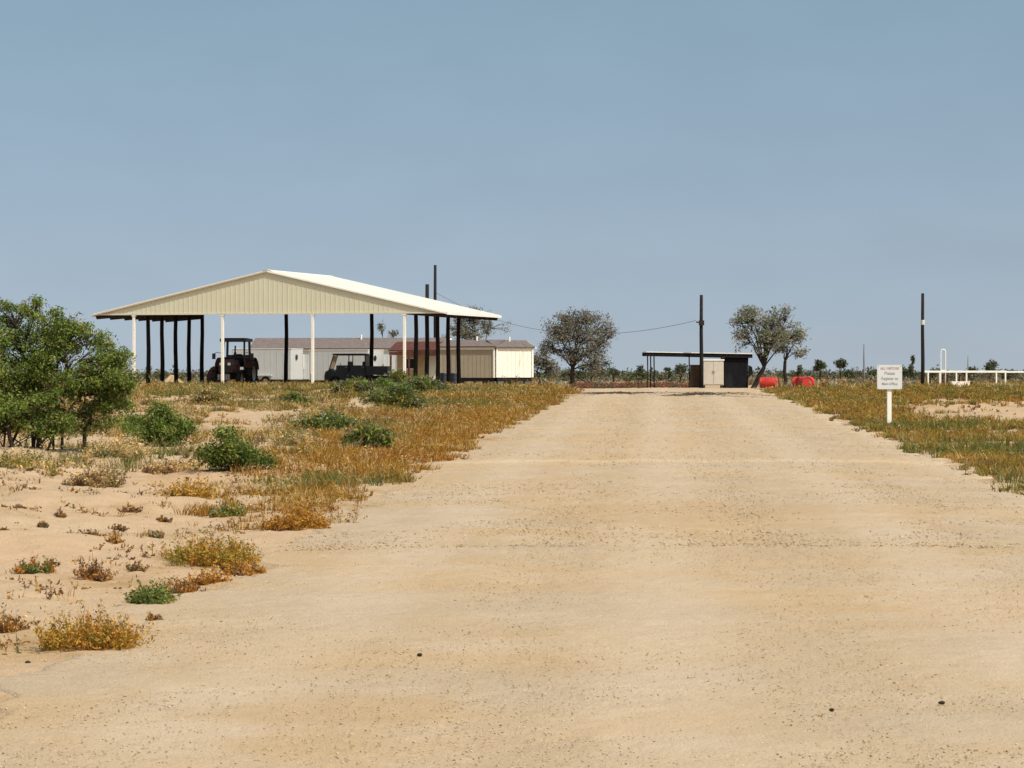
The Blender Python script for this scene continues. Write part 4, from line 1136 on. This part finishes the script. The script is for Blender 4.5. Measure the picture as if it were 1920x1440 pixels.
# red plastic drums lying in the grass
rg = 'red plastic drums lying by the trees'
def rdrum(px, d, rz, lab, r=.285, h=.92): drum(px, d, lab, 'red_plastic', r, h, rg, lying=rz)
rdrum(1425, 152.0, R(80), 'red plastic drum lying alone between the leaning trunk and straight trunk')
rdrum(1488, 151.0, R(70), 'red plastic drum at the left end of the red row beside the straight trunk')
rdrum(1506, 149.0, R(8), 'red plastic drum lying end on in the middle of the red row')
rdrum(1522, 150.0, R(-60), 'red plastic drum at the right end of the red row', .28, .85)

# ------------------------------------------------------------------ poles and wires
def pole(px, d, top, label, r=.11, bands=(), hardware=True, mat='pole_wood', name='utility_pole', group='poles of the power line'):
    x, y, z = at(px, d); h = PZ(top, d) - z
    p = thing(name, label, 'pole', (x, y, z), 0, group)
    m = MB(); m.tube([(0, 0, -.3), (.01, 0, h*.3), (-.01, 0, h*.6), (0, 0, h)], [r*1.15, r*1.08, r*.98, r*.88], 12); m.build('shaft', M[mat], p, smooth=True)
    for b0, b1, mt in bands:
        m = MB(); m.lathe([(r*.8, PZ(b1, d)-z), (r*1.16, PZ(b1, d)-z), (r*1.16, PZ(b0, d)-z), (r*.8, PZ(b0, d)-z)], (0, 0, 0), 'z', 14); m.build('band', M[mt], p)
    if hardware:
        m = MB(); zz = h*.70
        m.box((0, -.14, zz), (.30, .10, .28)); m.tube([(-.16, -.1, zz+.02), (-.3, -.1, zz+.05)], .04, 8); m.build('insulator', M['dark_steel'], p, .01)
    return x, y, z, h
pole(1315, 165.0, 553, 'dark timber pole standing in front of the open shed', .10)
pole(1730, 172.0, 550, 'dark timber pole with a pale band, at the left end of the pipe fence', .10, bands=((600, 609, 'ceramic'),), hardware=False)
pole(816, 222.0, 497, 'tall thin timber pole rising behind the barn roof', .12, hardware=False)
pole(801, 226.0, 533, 'short thick pole top beside the tall pole behind the barn roof', .16, hardware=False)
pole(1620, 380.0, 645, 'thin far mast above the low bushes left of the sign', .10, hardware=False, mat='far_roof')
ax, ay, az_ = at(1764, 186.5); ah = PZ(655, 186.5) - az_
pa = thing('pipe_arch', 'tall thin white pipe bent into a narrow arch behind the pipe fence', 'pipe', (ax, ay, az_))
pts = [(0, 0, -.2), (0, 0, ah*.5), (0, 0, ah-.15)] + [(.15-.15*math.cos(t), 0, ah-.15+.15*math.sin(t)) for t in np.linspace(.3, math.pi, 8)] + [(.30, 0, ah*.5), (.30, 0, -.2)]
MB().tube(pts, .032, 8).build('pipe', M['white_paint'], pa, smooth=True)
MB().box((.15, 0, ah*.45), (.36, .03, .05)).build('brace', M['white_paint'], pa)
pole(1815, 330.0, 667, 'faint thin far mast left of the round far tree', .06, hardware=False, mat='far_roof')
def wire(p0, p1, sag, label, r=.013):
    pts = []
    for k in range(41):
        t = k/40; p = Vector(p0).lerp(Vector(p1), t); p.z -= 4*sag*t*(1-t); pts.append(p)
    o = MB().tube(pts, r, 5).build('power_line', M['wire'])
    tag(o, label, 'power line', 'wires between the poles')
a = (PX(816, 222), 222, PZ(548, 222)); b_ = (PX(1314, 165)-.28, 164.9, PZ(601, 165))
wire(a, b_, 1.75, 'thin wire sagging from behind the barn to the pole at the shed')

# ------------------------------------------------------------------ white pipe fence and trough
fx0, fd = PX(1733, 184), 184.0
fence = thing('pipe_fence', 'low white pipe fence with a thick top rail at the right edge', 'fence', (fx0, fd, gz(fx0, fd)), 0)
def fpx(px): return (px-1733)*fd/F
ztop = PZ(697, fd) - gz(fx0, fd)
m = MB(); m.box(((fpx(1887))/2, 0, ztop), (fpx(1887), .10, .13)); m.build('rail', M['white_paint'], fence, .02)
m = MB(); m.box(((fpx(1887)+fpx(2080))/2+.02, .25, ztop-.02), (fpx(2080)-fpx(1887), .10, .10)); m.build('rail', M['white_paint'], fence, .02)
for px in (1740, 1762, 1793, 1812, 1868, 1885, 1935, 1990, 2050):
    yy = 0 if px < 1890 else .25
    MB().tube([(fpx(px), yy, -.5), (fpx(px), yy, ztop-.05)], .055, 8).build('post', M['white_paint'], fence)
for px in (1748, 1772, 1780, 1803):
    MB().tube([(fpx(px), .9, -.5), (fpx(px), .9, ztop-.2)], .05, 6).build('stay', M['dark_steel'], fence)
tg = thing('water_trough', 'white water trough lying in the grass under the pipe fence', 'trough', at(1800, 176.0), R(3))
m = MB(); a_, b2 = .55, .28
m.prism([(-.48, .0), (.48, .0), (.55, .36), (.49, .36), (.43, .06), (-.43, .06), (-.49, .36), (-.55, .36)], -.28, .28)
for y in (-.28, .28): m.prism([(-.47, .01), (.47, .01), (.54, .35), (-.54, .35)], y-.02, y+.02)
m.build('basin', M['white_paint'], tg, .008)
MB().box((0, 0, .38), (1.14, .62, .04)).build('rim', M['white_paint'], tg, .01)

# ------------------------------------------------------------------ sign
sd_ = depth_of(800); sx0 = PX(1668, sd_)
sg = thing('notice_sign', 'square white notice board with faded lettering on a white post in the grass', 'sign', (sx0, sd_, gz(sx0, sd_)), R(3))
m = MB(); m.box((0, .06, .60), (.10, .08, 1.40)); m.build('post', M['white_paint'], sg, .006)
bd_ = MB().box((0, 0, 1.115), (.575, .02, .555)).build('board', M['sign_paint'], sg, .003)
m = MB()
for x, z in ((-.26, 1.37), (.26, 1.37), (-.26, .86), (.26, .86)): m.lathe([(.001, 0), (.008, 0), (.008, .006), (.001, .006)], (x, -.018, z), 'y', 8)
m.build('bolt', M['steel'], sg)
def text(body, x, z, size, mat, parent, name='lettering'):
    cu = bpy.data.curves.new('t', 'FONT'); cu.body = body; cu.size = size; cu.align_x = 'CENTER'; cu.align_y = 'CENTER'; cu.extrude = .001; cu.offset = .0012
    tmp = bpy.data.objects.new('t', cu); COL.objects.link(tmp)
    dg = bpy.context.evaluated_depsgraph_get(); dg.update()
    me = bpy.data.meshes.new_from_object(tmp.evaluated_get(dg))
    bpy.data.objects.remove(tmp)
    me.transform(Matrix.Translation((x, -.0135, z)) @ Matrix.Rotation(R(90), 4, 'X'))
    me.name = name
    return link(name, me, M[mat], parent)
text('ALL VISITORS', 0, 1.315, .072, 'letter_red', bd_)
text('Please', 0, 1.205, .098, 'letter_grey', bd_)
text('Register at', 0, 1.085, .088, 'letter_grey', bd_)
text('Main Office', 0, .965, .078, 'letter_grey', bd_)

# ------------------------------------------------------------------ light, sky, camera
AZ = Vector((.72, -.69, 0)).normalized(); EL = R(54)
sdir = Vector((AZ.x*math.cos(EL), AZ.y*math.cos(EL), math.sin(EL)))
sl = bpy.data.lights.new('sun', 'SUN'); sl.energy = 4.3; sl.angle = R(.53); sl.color = (1, .94, .84)
so = bpy.data.objects.new('sun', sl); COL.objects.link(so); so.rotation_euler = sdir.to_track_quat('Z', 'Y').to_euler(); so.location = (30, -20, 60)
w = bpy.data.worlds.new('World'); SC.world = w; w.use_nodes = True
nt = w.node_tree; bg = nt.nodes['Background']
sky = nt.nodes.new('ShaderNodeTexSky'); sky.sky_type = 'NISHITA'; sky.sun_disc = False
sky.sun_elevation = EL; sky.sun_rotation = math.atan2(AZ.x, AZ.y); sky.dust_density = 2.5; sky.air_density = 1.0; sky.ozone_density = 2.0
hs = nt.nodes.new('ShaderNodeMix'); hs.data_type = 'RGBA'; hs.blend_type = 'MULTIPLY'; hs.inputs[0].default_value = 1
pass
# lift the look-up a little so the low sky is the hazy blue of the photo
tc = nt.nodes.new('ShaderNodeTexCoord'); sp2 = nt.nodes.new('ShaderNodeSeparateXYZ'); nt.links.new(tc.outputs['Generated'], sp2.inputs[0])
mz = nt.nodes.new('ShaderNodeMath'); mz.operation = 'MULTIPLY_ADD'; mz.inputs[1].default_value = 1.25; mz.inputs[2].default_value = .125
nt.links.new(sp2.outputs[2], mz.inputs[0])
cb_ = nt.nodes.new('ShaderNodeCombineXYZ'); nt.links.new(sp2.outputs[0], cb_.inputs[0]); nt.links.new(sp2.outputs[1], cb_.inputs[1]); nt.links.new(mz.outputs[0], cb_.inputs[2])
nv = nt.nodes.new('ShaderNodeVectorMath'); nv.operation = 'NORMALIZE'; nt.links.new(cb_.outputs[0], nv.inputs[0])
nt.links.new(nv.outputs[0], sky.inputs['Vector'])
tr2 = nt.nodes.new('ShaderNodeValToRGB'); nt.links.new(sp2.outputs[2], tr2.inputs[0])
tr2.color_ramp.elements[0].position = 0.0; tr2.color_ramp.elements[0].color = (1.10, .93, .85, 1)
tr2.color_ramp.elements[1].position = .15; tr2.color_ramp.elements[1].color = (1.06, 1.05, .85, 1)
nz = nt.nodes.new('ShaderNodeTexNoise'); nz.inputs['Scale'].default_value = 22; nz.inputs['Detail'].default_value = 3
mp = nt.nodes.new('ShaderNodeMapping'); mp.inputs['Scale'].default_value = (1, 1, 2.5); nt.links.new(tc.outputs['Generated'], mp.inputs[0]); nt.links.new(mp.outputs[0], nz.inputs['Vector'])
mr3 = nt.nodes.new('ShaderNodeMapRange'); mr3.inputs[1].default_value = .3; mr3.inputs[2].default_value = .7; mr3.inputs[3].default_value = .98; mr3.inputs[4].default_value = 1.02
nt.links.new(nz.outputs['Fac'], mr3.inputs[0])
vm = nt.nodes.new('ShaderNodeVectorMath'); vm.operation = 'SCALE'; nt.links.new(tr2.outputs[0], vm.inputs[0]); nt.links.new(mr3.outputs[0], vm.inputs['Scale'])
nt.links.new(vm.outputs[0], hs.inputs[7])
nt.links.new(sky.outputs[0], hs.inputs[6]); nt.links.new(hs.outputs[2], bg.inputs['Color'])
bg.inputs['Strength'].default_value = .131

cam = bpy.data.cameras.new('camera'); co = bpy.data.objects.new('camera', cam); COL.objects.link(co)
cam.sensor_width = 36; cam.lens = 36*F/1920; cam.clip_start = .1; cam.clip_end = 20000
co.location = (0, 0, EYE); co.rotation_euler = (R(90) - math.atan((720-HOR)/F), 0, 0)
SC.camera = co
SC.view_settings.view_transform = 'Standard'; SC.view_settings.look = 'None'; SC.view_settings.gamma = 1; SC.view_settings.exposure = .14
SC.cycles.use_denoising = True
SC.cycles.max_bounces = 6
